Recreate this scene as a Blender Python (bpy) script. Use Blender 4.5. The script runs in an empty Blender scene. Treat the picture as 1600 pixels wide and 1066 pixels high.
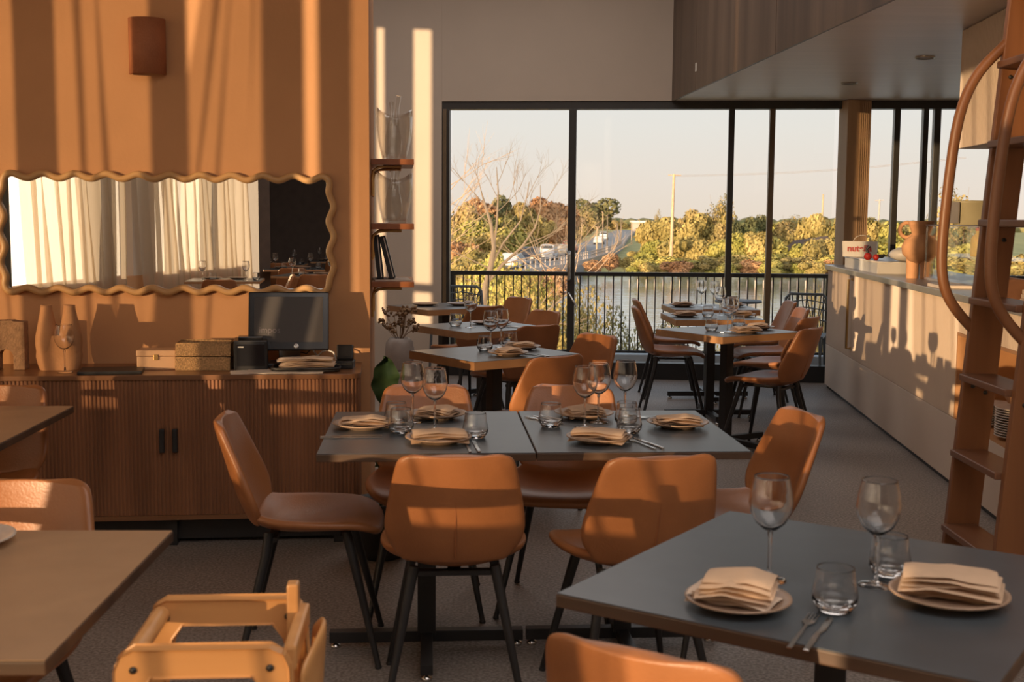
import bpy, bmesh, math, random
from mathutils import Vector, Matrix, noise
random.seed(7)
C = bpy.context.scene.collection
PI = math.pi
R = math.radians

# ---------------------------------------------------------------- camera
cam_d = bpy.data.cameras.new('camera'); cam = bpy.data.objects.new('camera', cam_d); C.objects.link(cam)
cam_d.sensor_width = 36; cam_d.lens = 1900/1600*36; cam_d.clip_end = 3000; cam_d.clip_start = .05
_p = math.atan(195/1900); _r = math.atan(.0075)
fw = Vector((0, math.cos(_p), -math.sin(_p))); up0 = Vector((0, math.sin(_p), math.cos(_p))); rt0 = Vector((1, 0, 0))
# the horizon sinks slightly towards the right
rt = rt0*math.cos(_r) + up0*math.sin(_r); up = up0*math.cos(_r) - rt0*math.sin(_r)
cam.matrix_world = Matrix(((rt.x, up.x, -fw.x, 0), (rt.y, up.y, -fw.y, 0), (rt.z, up.z, -fw.z, 1.47), (0, 0, 0, 1)))
cam_d.dof.use_dof = True; cam_d.dof.focus_distance = 8.0; cam_d.dof.aperture_fstop = 7.0
bpy.context.scene.camera = cam

# ---------------------------------------------------------------- world, sun, exposure
FILL = 1.15
GLOW = 3.2
w = bpy.data.worlds.new('sky'); bpy.context.scene.world = w; w.use_nodes = True
nt = w.node_tree; nt.nodes.clear()
tc = nt.nodes.new('ShaderNodeTexCoord'); sx = nt.nodes.new('ShaderNodeSeparateXYZ'); cr = nt.nodes.new('ShaderNodeValToRGB')
bg = nt.nodes.new('ShaderNodeBackground'); wo = nt.nodes.new('ShaderNodeOutputWorld')
nt.links.new(tc.outputs['Generated'], sx.inputs[0]); nt.links.new(sx.outputs['Z'], cr.inputs[0])
nt.links.new(cr.outputs[0], bg.inputs[0]); nt.links.new(bg.outputs[0], wo.inputs[0])
e = cr.color_ramp.elements
e[0].position = 0.0; e[0].color = (.79, .68, .575, 1)
e[1].position = 1.0; e[1].color = (.38, .52, .72, 1)
for p_, c_ in ((.025, (.80, .71, .625, 1)), (.07, (.78, .745, .69, 1)), (.12, (.745, .755, .745, 1)), (.4, (.60, .69, .80, 1))):
    el = e.new(p_); el.color = c_
bg.inputs[1].default_value = 1.0
# the sunset side of the sky glows around the low sun
nrm = nt.nodes.new('ShaderNodeVectorMath'); nrm.operation = 'NORMALIZE'; dt = nt.nodes.new('ShaderNodeVectorMath'); dt.operation = 'DOT_PRODUCT'
dt.inputs[1].default_value = Vector((-.598, -.802, .12)).normalized()
mxm = nt.nodes.new('ShaderNodeMath'); mxm.operation = 'MAXIMUM'; mxm.inputs[1].default_value = 0
pw = nt.nodes.new('ShaderNodeMath'); pw.operation = 'POWER'; pw.inputs[1].default_value = 3.0
ml = nt.nodes.new('ShaderNodeMath'); ml.operation = 'MULTIPLY'; ml.inputs[1].default_value = GLOW
bg2 = nt.nodes.new('ShaderNodeBackground'); bg2.inputs[0].default_value = (1, .74, .50, 1); ads = nt.nodes.new('ShaderNodeAddShader')
nt.links.new(tc.outputs['Generated'], nrm.inputs[0]); nt.links.new(nrm.outputs[0], dt.inputs[0]); nt.links.new(dt.outputs['Value'], mxm.inputs[0]); nt.links.new(mxm.outputs[0], pw.inputs[0]); nt.links.new(pw.outputs[0], ml.inputs[0]); nt.links.new(ml.outputs[0], bg2.inputs[1])
nt.links.new(bg.outputs[0], ads.inputs[0]); nt.links.new(bg2.outputs[0], ads.inputs[1]); nt.links.new(ads.outputs[0], wo.inputs[0])
cy = bpy.context.scene.cycles; cy.transparent_max_bounces = 24; cy.diffuse_bounces = 6; cy.max_bounces = 16
sun_d = bpy.data.lights.new('sun', 'SUN'); sun = bpy.data.objects.new('sun', sun_d); C.objects.link(sun)
sun_d.energy = 6.6; sun_d.color = (1, .71, .43); sun_d.angle = R(.35)
SD = Vector((.598, .802, -math.tan(R(2.5)))).normalized()
sun.rotation_euler = SD.to_track_quat('-Z', 'Y').to_euler(); sun.location = (-30, -30, 20)
vs = bpy.context.scene.view_settings
vs.view_transform = 'Standard'; vs.look = 'None'; vs.gamma = 1; vs.exposure = 0.12; vs.use_curve_mapping = False

# ---------------------------------------------------------------- materials
def _new(name):
    m = bpy.data.materials.new(name); m.use_nodes = True
    b = m.node_tree.nodes['Principled BSDF']; return m, m.node_tree, b
def mat(name, col, rough=.5, metal=0, var=.12, scale=8, bump=0, bscale=None, stretch=(1, 1, 1), col2=None, spec=None, coat=0):
    m, t, b = _new(name)
    N = t.nodes; L = t.links
    co = N.new('ShaderNodeTexCoord'); mp = N.new('ShaderNodeMapping'); mp.inputs['Scale'].default_value = stretch
    L.new(co.outputs['Object'], mp.inputs[0])
    nz = N.new('ShaderNodeTexNoise'); nz.inputs['Scale'].default_value = scale; nz.inputs['Detail'].default_value = 5
    L.new(mp.outputs[0], nz.inputs['Vector'])
    r_ = N.new('ShaderNodeValToRGB'); r_.color_ramp.elements[0].position = .3; r_.color_ramp.elements[1].position = .7
    c2 = col2 or tuple(c*(1+var) for c in col); c1 = col if col2 else tuple(c*(1-var) for c in col)
    r_.color_ramp.elements[0].color = (*c1, 1); r_.color_ramp.elements[1].color = (*c2, 1)
    L.new(nz.outputs['Fac'], r_.inputs[0]); L.new(r_.outputs[0], b.inputs['Base Color'])
    b.inputs['Roughness'].default_value = rough; b.inputs['Metallic'].default_value = metal
    if spec is not None: b.inputs['Specular IOR Level'].default_value = spec
    if coat: b.inputs['Coat Weight'].default_value = coat; b.inputs['Coat Roughness'].default_value = .15
    if bump:
        n2 = N.new('ShaderNodeTexNoise'); n2.inputs['Scale'].default_value = bscale or scale*4; n2.inputs['Detail'].default_value = 4
        L.new(mp.outputs[0], n2.inputs['Vector'])
        bp = N.new('ShaderNodeBump'); bp.inputs['Strength'].default_value = bump; bp.inputs['Distance'].default_value = .01
        L.new(n2.outputs['Fac'], bp.inputs['Height']); L.new(bp.outputs[0], b.inputs['Normal'])
    return m
def wood(name, c1, c2, axis='Z', rough=.4, scale=9, bump=.05, coat=0):
    st = {'X': (.06, 1, 1), 'Y': (1, .06, 1), 'Z': (1, 1, .06)}[axis]
    return mat(name, c1, rough, 0, 0, scale, bump, scale*6, st, col2=c2, coat=coat)
def clear(name, tint=(.97, .98, .98), base=.04, edge=.6, rough=.01, gcol=(1, 1, 1), power=1.0):
    m = bpy.data.materials.new(name); m.use_nodes = True; t = m.node_tree; N = t.nodes; N.clear(); L = t.links
    o = N.new('ShaderNodeOutputMaterial'); mx = N.new('ShaderNodeMixShader'); tr = N.new('ShaderNodeBsdfTransparent'); gl = N.new('ShaderNodeBsdfGlossy')
    lw = N.new('ShaderNodeLayerWeight'); lw.inputs['Blend'].default_value = .25; mr = N.new('ShaderNodeMapRange')
    mr.inputs['To Min'].default_value = base; mr.inputs['To Max'].default_value = edge
    tr.inputs[0].default_value = (*tint, 1); gl.inputs[0].default_value = (*gcol, 1); gl.inputs['Roughness'].default_value = rough
    pwn = N.new('ShaderNodeMath'); pwn.operation = 'POWER'; pwn.inputs[1].default_value = power; L.new(lw.outputs['Facing'], pwn.inputs[0]); L.new(pwn.outputs[0], mr.inputs['Value']); L.new(mr.outputs[0], mx.inputs[0]); L.new(tr.outputs[0], mx.inputs[1]); L.new(gl.outputs[0], mx.inputs[2]); L.new(mx.outputs[0], o.inputs[0])
    return m
def fabric_sheer(name, col, hole=.4):
    m = bpy.data.materials.new(name); m.use_nodes = True; t = m.node_tree; N = t.nodes; N.clear(); L = t.links
    o = N.new('ShaderNodeOutputMaterial'); tr = N.new('ShaderNodeBsdfTransparent'); tl = N.new('ShaderNodeBsdfTranslucent'); df = N.new('ShaderNodeBsdfDiffuse')
    m1 = N.new('ShaderNodeMixShader'); m2 = N.new('ShaderNodeMixShader'); m1.inputs[0].default_value = .6; m2.inputs[0].default_value = 1-hole
    tr.inputs[0].default_value = (1, .93, .82, 1); tl.inputs[0].default_value = (*col, 1); df.inputs[0].default_value = (*col, 1)
    L.new(df.outputs[0], m1.inputs[1]); L.new(tl.outputs[0], m1.inputs[2]); L.new(tr.outputs[0], m2.inputs[1]); L.new(m1.outputs[0], m2.inputs[2]); L.new(m2.outputs[0], o.inputs[0])
    return m
def leafmat(name, c1, c2, scale=.5):
    m, t, b = _new(name); N = t.nodes; L = t.links
    ge = N.new('ShaderNodeNewGeometry'); nz = N.new('ShaderNodeTexNoise'); nz.inputs['Scale'].default_value = scale; L.new(ge.outputs['Position'], nz.inputs['Vector'])
    nz.inputs['Detail'].default_value = 6
    r_ = N.new('ShaderNodeValToRGB'); r_.color_ramp.elements[0].position = .35; r_.color_ramp.elements[1].position = .65
    r_.color_ramp.elements[0].color = (*c1, 1); r_.color_ramp.elements[1].color = (*c2, 1)
    L.new(nz.outputs['Fac'], r_.inputs[0]); L.new(r_.outputs[0], b.inputs['Base Color']); b.inputs['Roughness'].default_value = .7
    b.inputs['Specular IOR Level'].default_value = .2
    return m

M = {}
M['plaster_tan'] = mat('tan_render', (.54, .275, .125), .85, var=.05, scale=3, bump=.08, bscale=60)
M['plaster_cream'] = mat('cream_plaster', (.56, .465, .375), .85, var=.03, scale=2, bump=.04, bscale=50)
M['ceiling'] = mat('ceiling_paint', (.55, .47, .40), .9, var=.03)
M['soffit'] = mat('soffit_paint', (.64, .55, .48), .42, var=.05, scale=5, bump=.05, bscale=4, stretch=(.3, 3, 1))
M['dark_wall'] = mat('dark_wall_paint', (.085, .06, .048), .8, var=.1)
M['concrete'] = None
def terrazzo():
    m, t, b = _new('floor_terrazzo'); N = t.nodes; L = t.links
    co = N.new('ShaderNodeTexCoord')
    nz = N.new('ShaderNodeTexNoise'); nz.inputs['Scale'].default_value = 90; nz.inputs['Detail'].default_value = 3; L.new(co.outputs['Object'], nz.inputs['Vector'])
    n2 = N.new('ShaderNodeTexNoise'); n2.inputs['Scale'].default_value = 1.2; n2.inputs['Detail'].default_value = 5; L.new(co.outputs['Object'], n2.inputs['Vector'])
    r1 = N.new('ShaderNodeValToRGB'); r1.color_ramp.elements[0].position = .38; r1.color_ramp.elements[1].position = .66
    r1.color_ramp.elements[0].color = (.165, .14, .125, 1); r1.color_ramp.elements[1].color = (.34, .30, .27, 1)
    r2 = N.new('ShaderNodeValToRGB'); r2.color_ramp.elements[0].position = .3; r2.color_ramp.elements[1].position = .7
    r2.color_ramp.elements[0].color = (.85, .85, .85, 1); r2.color_ramp.elements[1].color = (1.1, 1.08, 1.05, 1)
    mx = N.new('ShaderNodeMixRGB'); mx.blend_type = 'MULTIPLY'; mx.inputs[0].default_value = 1
    L.new(nz.outputs['Fac'], r1.inputs[0]); L.new(n2.outputs['Fac'], r2.inputs[0]); L.new(r1.outputs[0], mx.inputs[1]); L.new(r2.outputs[0], mx.inputs[2]); L.new(mx.outputs[0], b.inputs['Base Color'])
    b.inputs['Roughness'].default_value = .5; b.inputs['Specular IOR Level'].default_value = .35
    return m
M['floor'] = terrazzo()
M['bulk_wood'] = wood('smoked_timber_panel', (.075, .05, .037), (.17, .115, .08), 'Z', .45, 5)
M['leather'] = mat('tan_leather', (.33, .128, .046), .38, var=.13, scale=6, bump=.12, bscale=160)
M['leather_seam'] = mat('leather_piping', (.28, .10, .035), .5, var=.1)
M['black'] = mat('black_powder_coat', (.018, .017, .017), .42, var=.1)
M['frame'] = mat('bronze_aluminium', (.035, .032, .028), .4, var=.1)
M['frame_warm'] = mat('warm_bronze_aluminium', (.16, .11, .06), .4, var=.1)
M['chrome'] = mat('brushed_steel', (.62, .60, .57), .22, 1, var=.05)
M['brass'] = mat('brass', (.70, .45, .18), .3, 1, var=.05)
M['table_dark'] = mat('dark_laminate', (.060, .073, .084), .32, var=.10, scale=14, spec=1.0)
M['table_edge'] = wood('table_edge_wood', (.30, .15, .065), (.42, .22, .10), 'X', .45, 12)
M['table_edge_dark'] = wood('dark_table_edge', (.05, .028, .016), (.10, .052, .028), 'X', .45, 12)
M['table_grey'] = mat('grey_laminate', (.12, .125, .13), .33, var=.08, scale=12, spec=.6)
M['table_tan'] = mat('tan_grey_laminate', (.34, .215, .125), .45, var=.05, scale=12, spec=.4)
M['walnut'] = wood('walnut', (.17, .072, .034), (.30, .13, .06), 'Z', .42, 10)
M['walnut_x'] = wood('walnut_top', (.17, .075, .032), (.30, .135, .058), 'X', .35, 10, coat=.2)
M['ladder'] = wood('ladder_wood', (.17, .065, .026), (.29, .12, .045), 'Z', .4, 9)
M['ladder_dark'] = wood('tread_wood', (.14, .06, .032), (.24, .11, .055), 'Y', .4, 9)
M['shelf_wood'] = wood('shelf_wood', (.25, .075, .025), (.42, .15, .05), 'Y', .4, 9)
M['beech'] = wood('beech', (.50, .23, .075), (.68, .35, .13), 'X', .38, 8)
M['oak_pale'] = wood('pale_oak', (.50, .36, .24), (.62, .46, .32), 'Z', .55, 8)
M['column_wood'] = wood('column_timber', (.42, .27, .15), (.55, .36, .22), 'Z', .55, 8)
M['frame_oak'] = wood('golden_oak', (.46, .25, .10), (.62, .37, .16), 'X', .4, 8)
M['flute'] = mat('fluted_laminate', (.60, .48, .38), .6, var=.03, scale=3)
M['panel'] = mat('counter_panel', (.60, .48, .385), .6, var=.03, scale=3)
M['niche'] = wood('niche_wood', (.42, .20, .08), (.52, .27, .12), 'Y', .5, 6)
M['steel_top'] = mat('steel_benchtop', (.42, .38, .34), .32, .6, var=.08, scale=10)
M['mirror'] = _new('mirror_glass')[0]
_b = M['mirror'].node_tree.nodes['Principled BSDF']; _b.inputs['Metallic'].default_value = 1; _b.inputs['Roughness'].default_value = 0; _b.inputs['Base Color'].default_value = (.86, .86, .84, 1)
M['glass'] = clear('drinking_glass', (.955, .955, .95), .035, .85, power=1.7)
M['glass_solid'], _t, _b = _new('solid_glass'); _b.inputs['Transmission Weight'].default_value = 1; _b.inputs['Roughness'].default_value = 0; _b.inputs['IOR'].default_value = 1.45; _b.inputs['Base Color'].default_value = (.97, .97, .97, 1)
M['pane'] = clear('window_glass', (.985, .99, .985), .012, .35)
M['acrylic'] = clear('clear_acrylic', (.95, .94, .92), .05, .95, .02, power=1.6)
M['napkin'] = mat('linen_napkin', (.56, .39, .26), .9, var=.06, scale=20, bump=.15, bscale=300)
M['napkin_pale'] = mat('pale_linen', (.66, .52, .40), .9, var=.05, scale=20, bump=.15, bscale=300)
M['plate'] = mat('stoneware_plate', (.33, .22, .15), .35, var=.12, scale=30)
M['plate_pale'] = mat('pale_stoneware', (.56, .48, .40), .35, var=.06, scale=30)
M['clay'] = mat('terracotta', (.44, .22, .10), .85, var=.08, scale=12, bump=.15, bscale=90)
M['clay_lamp'] = mat('terracotta_lamp', (.36, .13, .055), .8, var=.1, scale=14, bump=.2, bscale=100)
M['clay_rough'] = mat('rough_clay', (.30, .17, .09), .95, var=.25, scale=40, bump=.6, bscale=120)
M['box_wood'] = mat('pale_box_wood', (.60, .36, .20), .6, var=.06, scale=8)
M['rattan'] = mat('woven_rattan', (.46, .27, .12), .8, var=.4, scale=130, bump=.8, bscale=180)
M['paper'] = mat('paper', (.72, .62, .52), .8, var=.03)
M['screen'] = mat('black_screen', (.012, .012, .014), .18, var=.02)
M['screen_face'] = mat('dim_screen', (.040, .032, .028), .5, var=.02)
M['white_plastic'] = mat('white_plastic', (.70, .66, .60), .4, var=.03)
M['red'] = mat('red_print', (.50, .03, .02), .5, var=.02)
M['yellow'] = mat('yellow_sauce', (.65, .40, .08), .5, var=.05)
M['olive'] = mat('olive_oil', (.42, .36, .03), .2, var=.05)
M['khaki'] = mat('khaki_enamel', (.36, .32, .20), .5, var=.08)
M['curtain'] = fabric_sheer('cream_curtain_linen', (.64, .57, .48), .42)
M['curtain_sheer'] = fabric_sheer('sheer_curtain_voile', (.56, .50, .42), .58)
M['leaf'] = leafmat('glossy_leaf', (.010, .024, .008), (.03, .05, .014), 12)
M['dried'] = leafmat('dried_flower', (.16, .09, .05), (.34, .22, .12), 30)
M['stone_vase'] = mat('grey_stoneware', (.42, .38, .35), .7, var=.06, scale=20)
M['deck'] = mat('balcony_tile', (.30, .30, .30), .5, var=.1, scale=6)
M['kerb'] = mat('pale_kerb', (.42, .44, .46), .6, var=.05)
M['outdoor_grey'] = mat('grey_moulded_plastic', (.10, .11, .12), .5, var=.05)

# ---------------------------------------------------------------- mesh helpers
def coll(v):
    return tuple(v)
class MB:
    def __init__(s): s.v = []; s.f = []; s.sm = []
    def add(s, vs_, fs, smooth=False, T=None):
        n = len(s.v)
        for v in vs_:
            s.v.append(tuple(T @ Vector(v)) if T is not None else tuple(v))
        for f in fs: s.f.append([i+n for i in f]); s.sm.append(smooth)
        return s
    def box(s, x0, x1, y0, y1, z0, z1, T=None):
        v = [(x, y, z) for z in (z0, z1) for y in (y0, y1) for x in (x0, x1)]
        return s.add(v, [(0, 2, 3, 1), (4, 5, 7, 6), (0, 1, 5, 4), (2, 6, 7, 3), (0, 4, 6, 2), (1, 3, 7, 5)], False, T)
    def prism(s, pts, z0, z1, T=None, smooth=False):
        n = len(pts); v = [(x, y, z0) for x, y in pts]+[(x, y, z1) for x, y in pts]
        f = [tuple(range(n-1, -1, -1)), tuple(range(n, 2*n))]
        s.add(v, f, False, T)
        return s.add(v, [(i, (i+1) % n, (i+1) % n+n, i+n) for i in range(n)], smooth, T)
    def tube(s, pts, rad, n=8, closed=False, T=None, flat=None, smooth=True):
        pts = [Vector(p) for p in pts]; m = len(pts)
        if not hasattr(rad, '__len__'): rad = [rad]*m
        vs_ = []; prev = None
        for i, p in enumerate(pts):
            if closed: t = pts[(i+1) % m]-pts[i-1]
            else: t = pts[min(i+1, m-1)]-pts[max(i-1, 0)]
            t.normalize()
            if prev is None:
                a = Vector((0, 0, 1)) if abs(t.z) < .9 else Vector((1, 0, 0)); u = t.cross(a).normalized()
            else: u = (prev-t*prev.dot(t)).normalized()
            prev = u; b = t.cross(u)
            for k in range(n):
                a = 2*PI*k/n; fx = flat or (1, 1)
                vs_.append(p+(u*math.cos(a)*fx[0]+b*math.sin(a)*fx[1])*rad[i])
        fs = []
        for i in range(m if closed else m-1):
            j = (i+1) % m
            for k in range(n): fs.append((i*n+k, i*n+(k+1) % n, j*n+(k+1) % n, j*n+k))
        s.add(vs_, fs, smooth, T)
        if not closed: s.add(vs_, [tuple(range(n-1, -1, -1)), tuple((m-1)*n+k for k in range(n))], False, T)
        return s
    def lathe(s, prof, n=24, T=None, smooth=True, sx=1, sy=1):
        vs_ = []; fs = []; m = len(prof)
        for r_, z in prof:
            for k in range(n): a = 2*PI*k/n; vs_.append((r_*math.cos(a)*sx, r_*math.sin(a)*sy, z))
        for i in range(m-1):
            for k in range(n): fs.append((i*n+k, i*n+(k+1) % n, (i+1)*n+(k+1) % n, (i+1)*n+k))
        s.add(vs_, fs, smooth, T)
        if prof[0][0] > 1e-4: s.add(vs_, [tuple(range(n-1, -1, -1))], False, T)
        if prof[-1][0] > 1e-4: s.add(vs_, [tuple((m-1)*n+k for k in range(n))], False, T)
        return s
    def ico(s, c, r_, sub=1, T=None, jit=0):
        bm = bmesh.new(); bmesh.ops.create_icosphere(bm, subdivisions=sub, radius=1)
        rr = r_ if hasattr(r_, '__len__') else (r_, r_, r_)
        vs_ = [(c[0]+v.co.x*rr[0]*(1+random.uniform(-jit, jit)), c[1]+v.co.y*rr[1]*(1+random.uniform(-jit, jit)), c[2]+v.co.z*rr[2]*(1+random.uniform(-jit, jit))) for v in bm.verts]
        fs = [tuple(v.index for v in f.verts) for f in bm.faces]; bm.free()
        return s.add(vs_, fs, True, T)
    def grid(s, fn, nu, nv, smooth=True, T=None):
        vs_ = [fn(i/nu, j/nv) for j in range(nv+1) for i in range(nu+1)]
        fs = [(j*(nu+1)+i, j*(nu+1)+i+1, (j+1)*(nu+1)+i+1, (j+1)*(nu+1)+i) for j in range(nv) for i in range(nu)]
        return s.add(vs_, fs, smooth, T)
    def mesh(s, name, material, bevel=0, seg=2):
        me = bpy.data.meshes.new(name); me.from_pydata(s.v, [], s.f); me.polygons.foreach_set('use_smooth', s.sm)
        if bevel:
            bm = bmesh.new(); bm.from_mesh(me)
            bmesh.ops.remove_doubles(bm, verts=bm.verts, dist=1e-5)
            es = [e_ for e_ in bm.edges if len(e_.link_faces) == 2 and e_.calc_face_angle(0) > .6]
            bmesh.ops.bevel(bm, geom=es, offset=bevel, segments=seg, affect='EDGES', profile=.6)
            bm.to_mesh(me); bm.free()
        me.materials.append(M[material] if isinstance(material, str) else material); me.update()
        return me
    def build(s, name, material, parent=None, bevel=0, seg=2, **kw):
        return put(name, s.mesh(name, material, bevel, seg), parent, **kw)
def put(name, me, parent=None, loc=None, rz=None, kind=None, label=None, cat=None, group=None):
    o = bpy.data.objects.new(name, me); C.objects.link(o)
    if parent is not None: o.parent = parent
    if loc: o.location = loc
    if rz is not None: o.rotation_euler = (0, 0, rz)
    if kind: o['kind'] = kind
    if label: o['label'] = label
    if cat: o['category'] = cat
    if group: o['group'] = group
    return o
def thing(name, label, cat, loc=(0, 0, 0), rz=0, group=None):
    return put(name, None, None, loc, rz, None, label, cat, group)
def dup(root, loc, rz, label, group=None):
    r_ = root.copy(); C.objects.link(r_); r_.location = loc; r_.rotation_euler = (0, 0, rz); r_['label'] = label
    if group: r_['group'] = group
    for ch in list(root.children):
        c = ch.copy(); C.objects.link(c); c.parent = r_
        for g in list(ch.children):
            d = g.copy(); C.objects.link(d); d.parent = c
    return r_
class Proto:
    """first placement moves the original, the others copy it with its parts"""
    def __init__(s, fn): s.fn = fn; s.o = None
    def at(s, loc, rz, label, group=None):
        if s.o is None:
            s.o = s.fn(); s.o.location = loc; s.o.rotation_euler = (0, 0, rz); s.o['label'] = label
            if group: s.o['group'] = group
            return s.o
        return dup(s.o, loc, rz, label, group)
def Tm(loc=(0, 0, 0), rz=0, ry=0, rx=0, sc=1):
    return Matrix.Translation(loc) @ Matrix.Rotation(rz, 4, 'Z') @ Matrix.Rotation(ry, 4, 'Y') @ Matrix.Rotation(rx, 4, 'X') @ Matrix.Scale(sc, 4)
def solid_from(me_in, thick, sub, name, material):
    """bake solidify and subdivision into a mesh"""
    o = bpy.data.objects.new('tmp', me_in); C.objects.link(o)
    a = o.modifiers.new('s', 'SOLIDIFY'); a.thickness = thick; a.offset = 0
    if sub: b = o.modifiers.new('u', 'SUBSURF'); b.levels = sub; b.render_levels = sub
    dg = bpy.context.evaluated_depsgraph_get(); dg.update()
    me = bpy.data.meshes.new_from_object(o.evaluated_get(dg)); me.name = name
    bpy.data.objects.remove(o)
    for p in me.polygons: p.use_smooth = True
    return me

# ================================================================ the room
def seg_wall(name, a, b, z0, z1, th, material, side=1, parent=None, bevel=0, kind='structure'):
    """vertical slab from a to b (plan), thickness th to the side"""
    a = Vector(a); b = Vector(b); d = (b-a); L = d.length; ang = math.atan2(d.y, d.x)
    m = MB().box(0, L, min(0, side*th), max(0, side*th), z0, z1)
    o = m.build(name, material, parent, bevel)
    o.location = (a.x, a.y, 0); o.rotation_euler = (0, 0, ang)
    if parent is None: o['kind'] = kind
    return o
# floor and ceiling
MB().box(-10, 7, -10, 11.2, -.12, 0).build('floor', 'floor', kind='structure')
MB().box(-10, 7, -10, 11.5, 4.0, 4.15).build('ceiling', 'ceiling', kind='structure')
# mirror wall: a partition
WD = Vector((.994, .109)); WN = Vector((-.109, .994))
def WP(s_, d=0):        # s along the wall from (-1.5,5.7), d in front of it
    p = Vector((-1.5, 5.7))+WD*s_-WN*d; return p
a = WP(-2.7); b = Vector((-.68, 5.79))
pts = [tuple(a), tuple(b), (-.69, 5.93), (-.795, 7.0), (-.93, 7.0), (-.86, 6.0), tuple(WP(-2.7)+WN*.18)]
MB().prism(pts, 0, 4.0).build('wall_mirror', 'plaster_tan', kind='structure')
# far wall line
FA = Vector((-.65, 11.15)); FD = Vector((1, -.10)).normalized(); FANG = math.atan2(FD.y, FD.x)
far_left = MB().box(-7.2, 0, 0, .2, 0, 4.0).build('wall_far', 'plaster_cream', kind='structure'); far_left.location = (FA.x, FA.y, 0); far_left.rotation_euler = (0, 0, FANG)
far_top = MB().box(.0005, 7.3, 0, .2, 2.50, 4.0).build('wall_far_lintel', 'plaster_cream', kind='structure'); far_top.location = (FA.x, FA.y, 0); far_top.rotation_euler = (0, 0, FANG)
MB().box(6.4, 6.6, -10, 10.6, 0, 4.0).build('wall_right', 'plaster_cream', kind='structure')
MB().box(-1.8, 6.4, -9.3, -9.1, 0, 4.0).build('wall_back', 'dark_wall', kind='structure')
# bulkhead and soffit
bk = MB(); bk.prism([(1.44, 10.93), (1.86, 5.2), (2.10, 2.0), (6.39, 2.0), (6.39, 10.45)], 2.522, 3.99)
bk.build('bulkhead_core', 'dark_wall', kind='structure')['label'] = 'inner box of the bulkhead'
sf = MB().prism([(1.42, 10.93), (1.84, 5.2), (2.08, 2.0), (6.39, 2.0), (6.39, 10.45)], 2.50, 2.52)
sf.build('ceiling_soffit', 'soffit', kind='structure')
panels = bpy.data.objects.new('wall_bulkhead', None); C.objects.link(panels); panels['kind'] = 'structure'
d = Vector((.42, -5.73)).normalized(); s0 = Vector((1.418, 10.95)); cuts = [0, .95, 3.2, 5.5, 7.5, 9.0]
for i in range(5):
    p0 = s0+d*(cuts[i]+.004); p1 = s0+d*(cuts[i+1]-.004); n_ = Vector((d.y, -d.x))
    q = [tuple(p0), tuple(p1), tuple(p1-n_*.018), tuple(p0-n_*.018)]
    q = [tuple(Vector(v)+n_*.018) for v in q]
    MB().prism(q, 2.495, 3.98).build('panel', 'bulk_wood', panels)
MB().box(-.028, .028, -.006, .006, -.035, .035).build('wall_switch_plate', 'white_plastic', bevel=.003, loc=(1.475, 10.0, 2.68), rz=math.atan2(d.y, d.x),
    label='small white sensor plate low on the dark timber bulkhead', cat='sensor')
# far windows: sliding doors with bronze frames
Wn = bpy.data.objects.new('window_far', None); C.objects.link(Wn); Wn['kind'] = 'structure'; Wn.location = (FA.x, FA.y, 0); Wn.rotation_euler = (0, 0, FANG)
def px_far(px):   # distance along the far wall hit by that column of the plan
    k = (px-800)/1900; s_ = (k*FA.y-FA.x)/(FD.x-k*FD.y); return s_
MB().box(0, 7.2, .02, .14, 2.43, 2.499).build('head_frame', 'frame', Wn)
MB().box(0, 7.2, .02, .14, 0, .15).build('bottom_rail', 'black', Wn)
for k, (x, w_, mm) in enumerate(((688, .025, 'frame'), (693.5, .034, 'frame_warm'), (698, .03, 'frame'), (891, .066, 'frame'), (1137, .05, 'frame'), (1200, .048, 'frame_warm'), (1393, .05, 'frame'), (1437, .045, 'frame'), (1455, .055, 'frame'), (1560, .05, 'frame'))):
    s_ = px_far(x); MB().box(s_-w_/2, s_+w_/2, .02-(k == 3)*.01-(k == 1)*.02, .11, .15, 2.43).build('mullion', mm, Wn, .003)
sp = [px_far(x) for x in (699, 891, 1137, 1200, 1302, 1393, 1455, 1560)]
for i in range(len(sp)-1):
    MB().box(sp[i]+.03, sp[i+1]-.03, .060, .066, .15, 2.43).build('glass_pane', 'pane', Wn)
# door pull handle and latch on the second mullion
s_ = px_far(889); hd = MB(); hd.tube([(s_, .01, 1.16), (s_, -.05, 1.15), (s_, -.055, 1.12), (s_, -.055, .94), (s_, -.05, .91), (s_, .01, .90)], .011, 8)
h_ = hd.build('handle', 'chrome', Wn)
MB().tube([(s_, .0, .78), (s_+.01, -.035, .76), (s_+.07, -.05, .66)], .009, 6).build('latch_lever', 'chrome', Wn)
# timber column
col = bpy.data.objects.new('trim_column', None); C.objects.link(col); col['kind'] = 'structure'; col.location = (3.0, 10.775, 0); col.rotation_euler = (0, 0, R(12))
MB().box(-.11, .11, -.05, .12, 0, 2.499).build('post', 'column_wood', col, .004)
for i in range(6):
    MB().box(.0+.002+i*.018, .0+.014+i*.018, -.062, -.0505, 0, 2.498).build('batten', 'column_wood', col, .003)
# downlights in the soffit
dl = None
for k, (x, y, nm) in enumerate(((2.55, 9.4, 'nearest the window wall, left of the timber column'), (2.62, 7.9, 'above the bar, second from the windows'), (2.66, 6.6, 'above the bar, third from the windows'), (3.55, 9.3, 'next to the wall cupboard'))):
    t = thing('downlight', 'round recessed downlight in the grey soffit, ' + nm, 'light', (x, y, 2.50), 0, 'recessed downlights in the soffit')
    MB().lathe([(.045, -.001), (.058, -.012), (.062, -.006), (.062, .0)], 20).build('trim_ring', 'steel_top', t)
    MB().lathe([(.043, -.004), (.0, -.003)], 20).build('lens', 'white_plastic', t)

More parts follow.
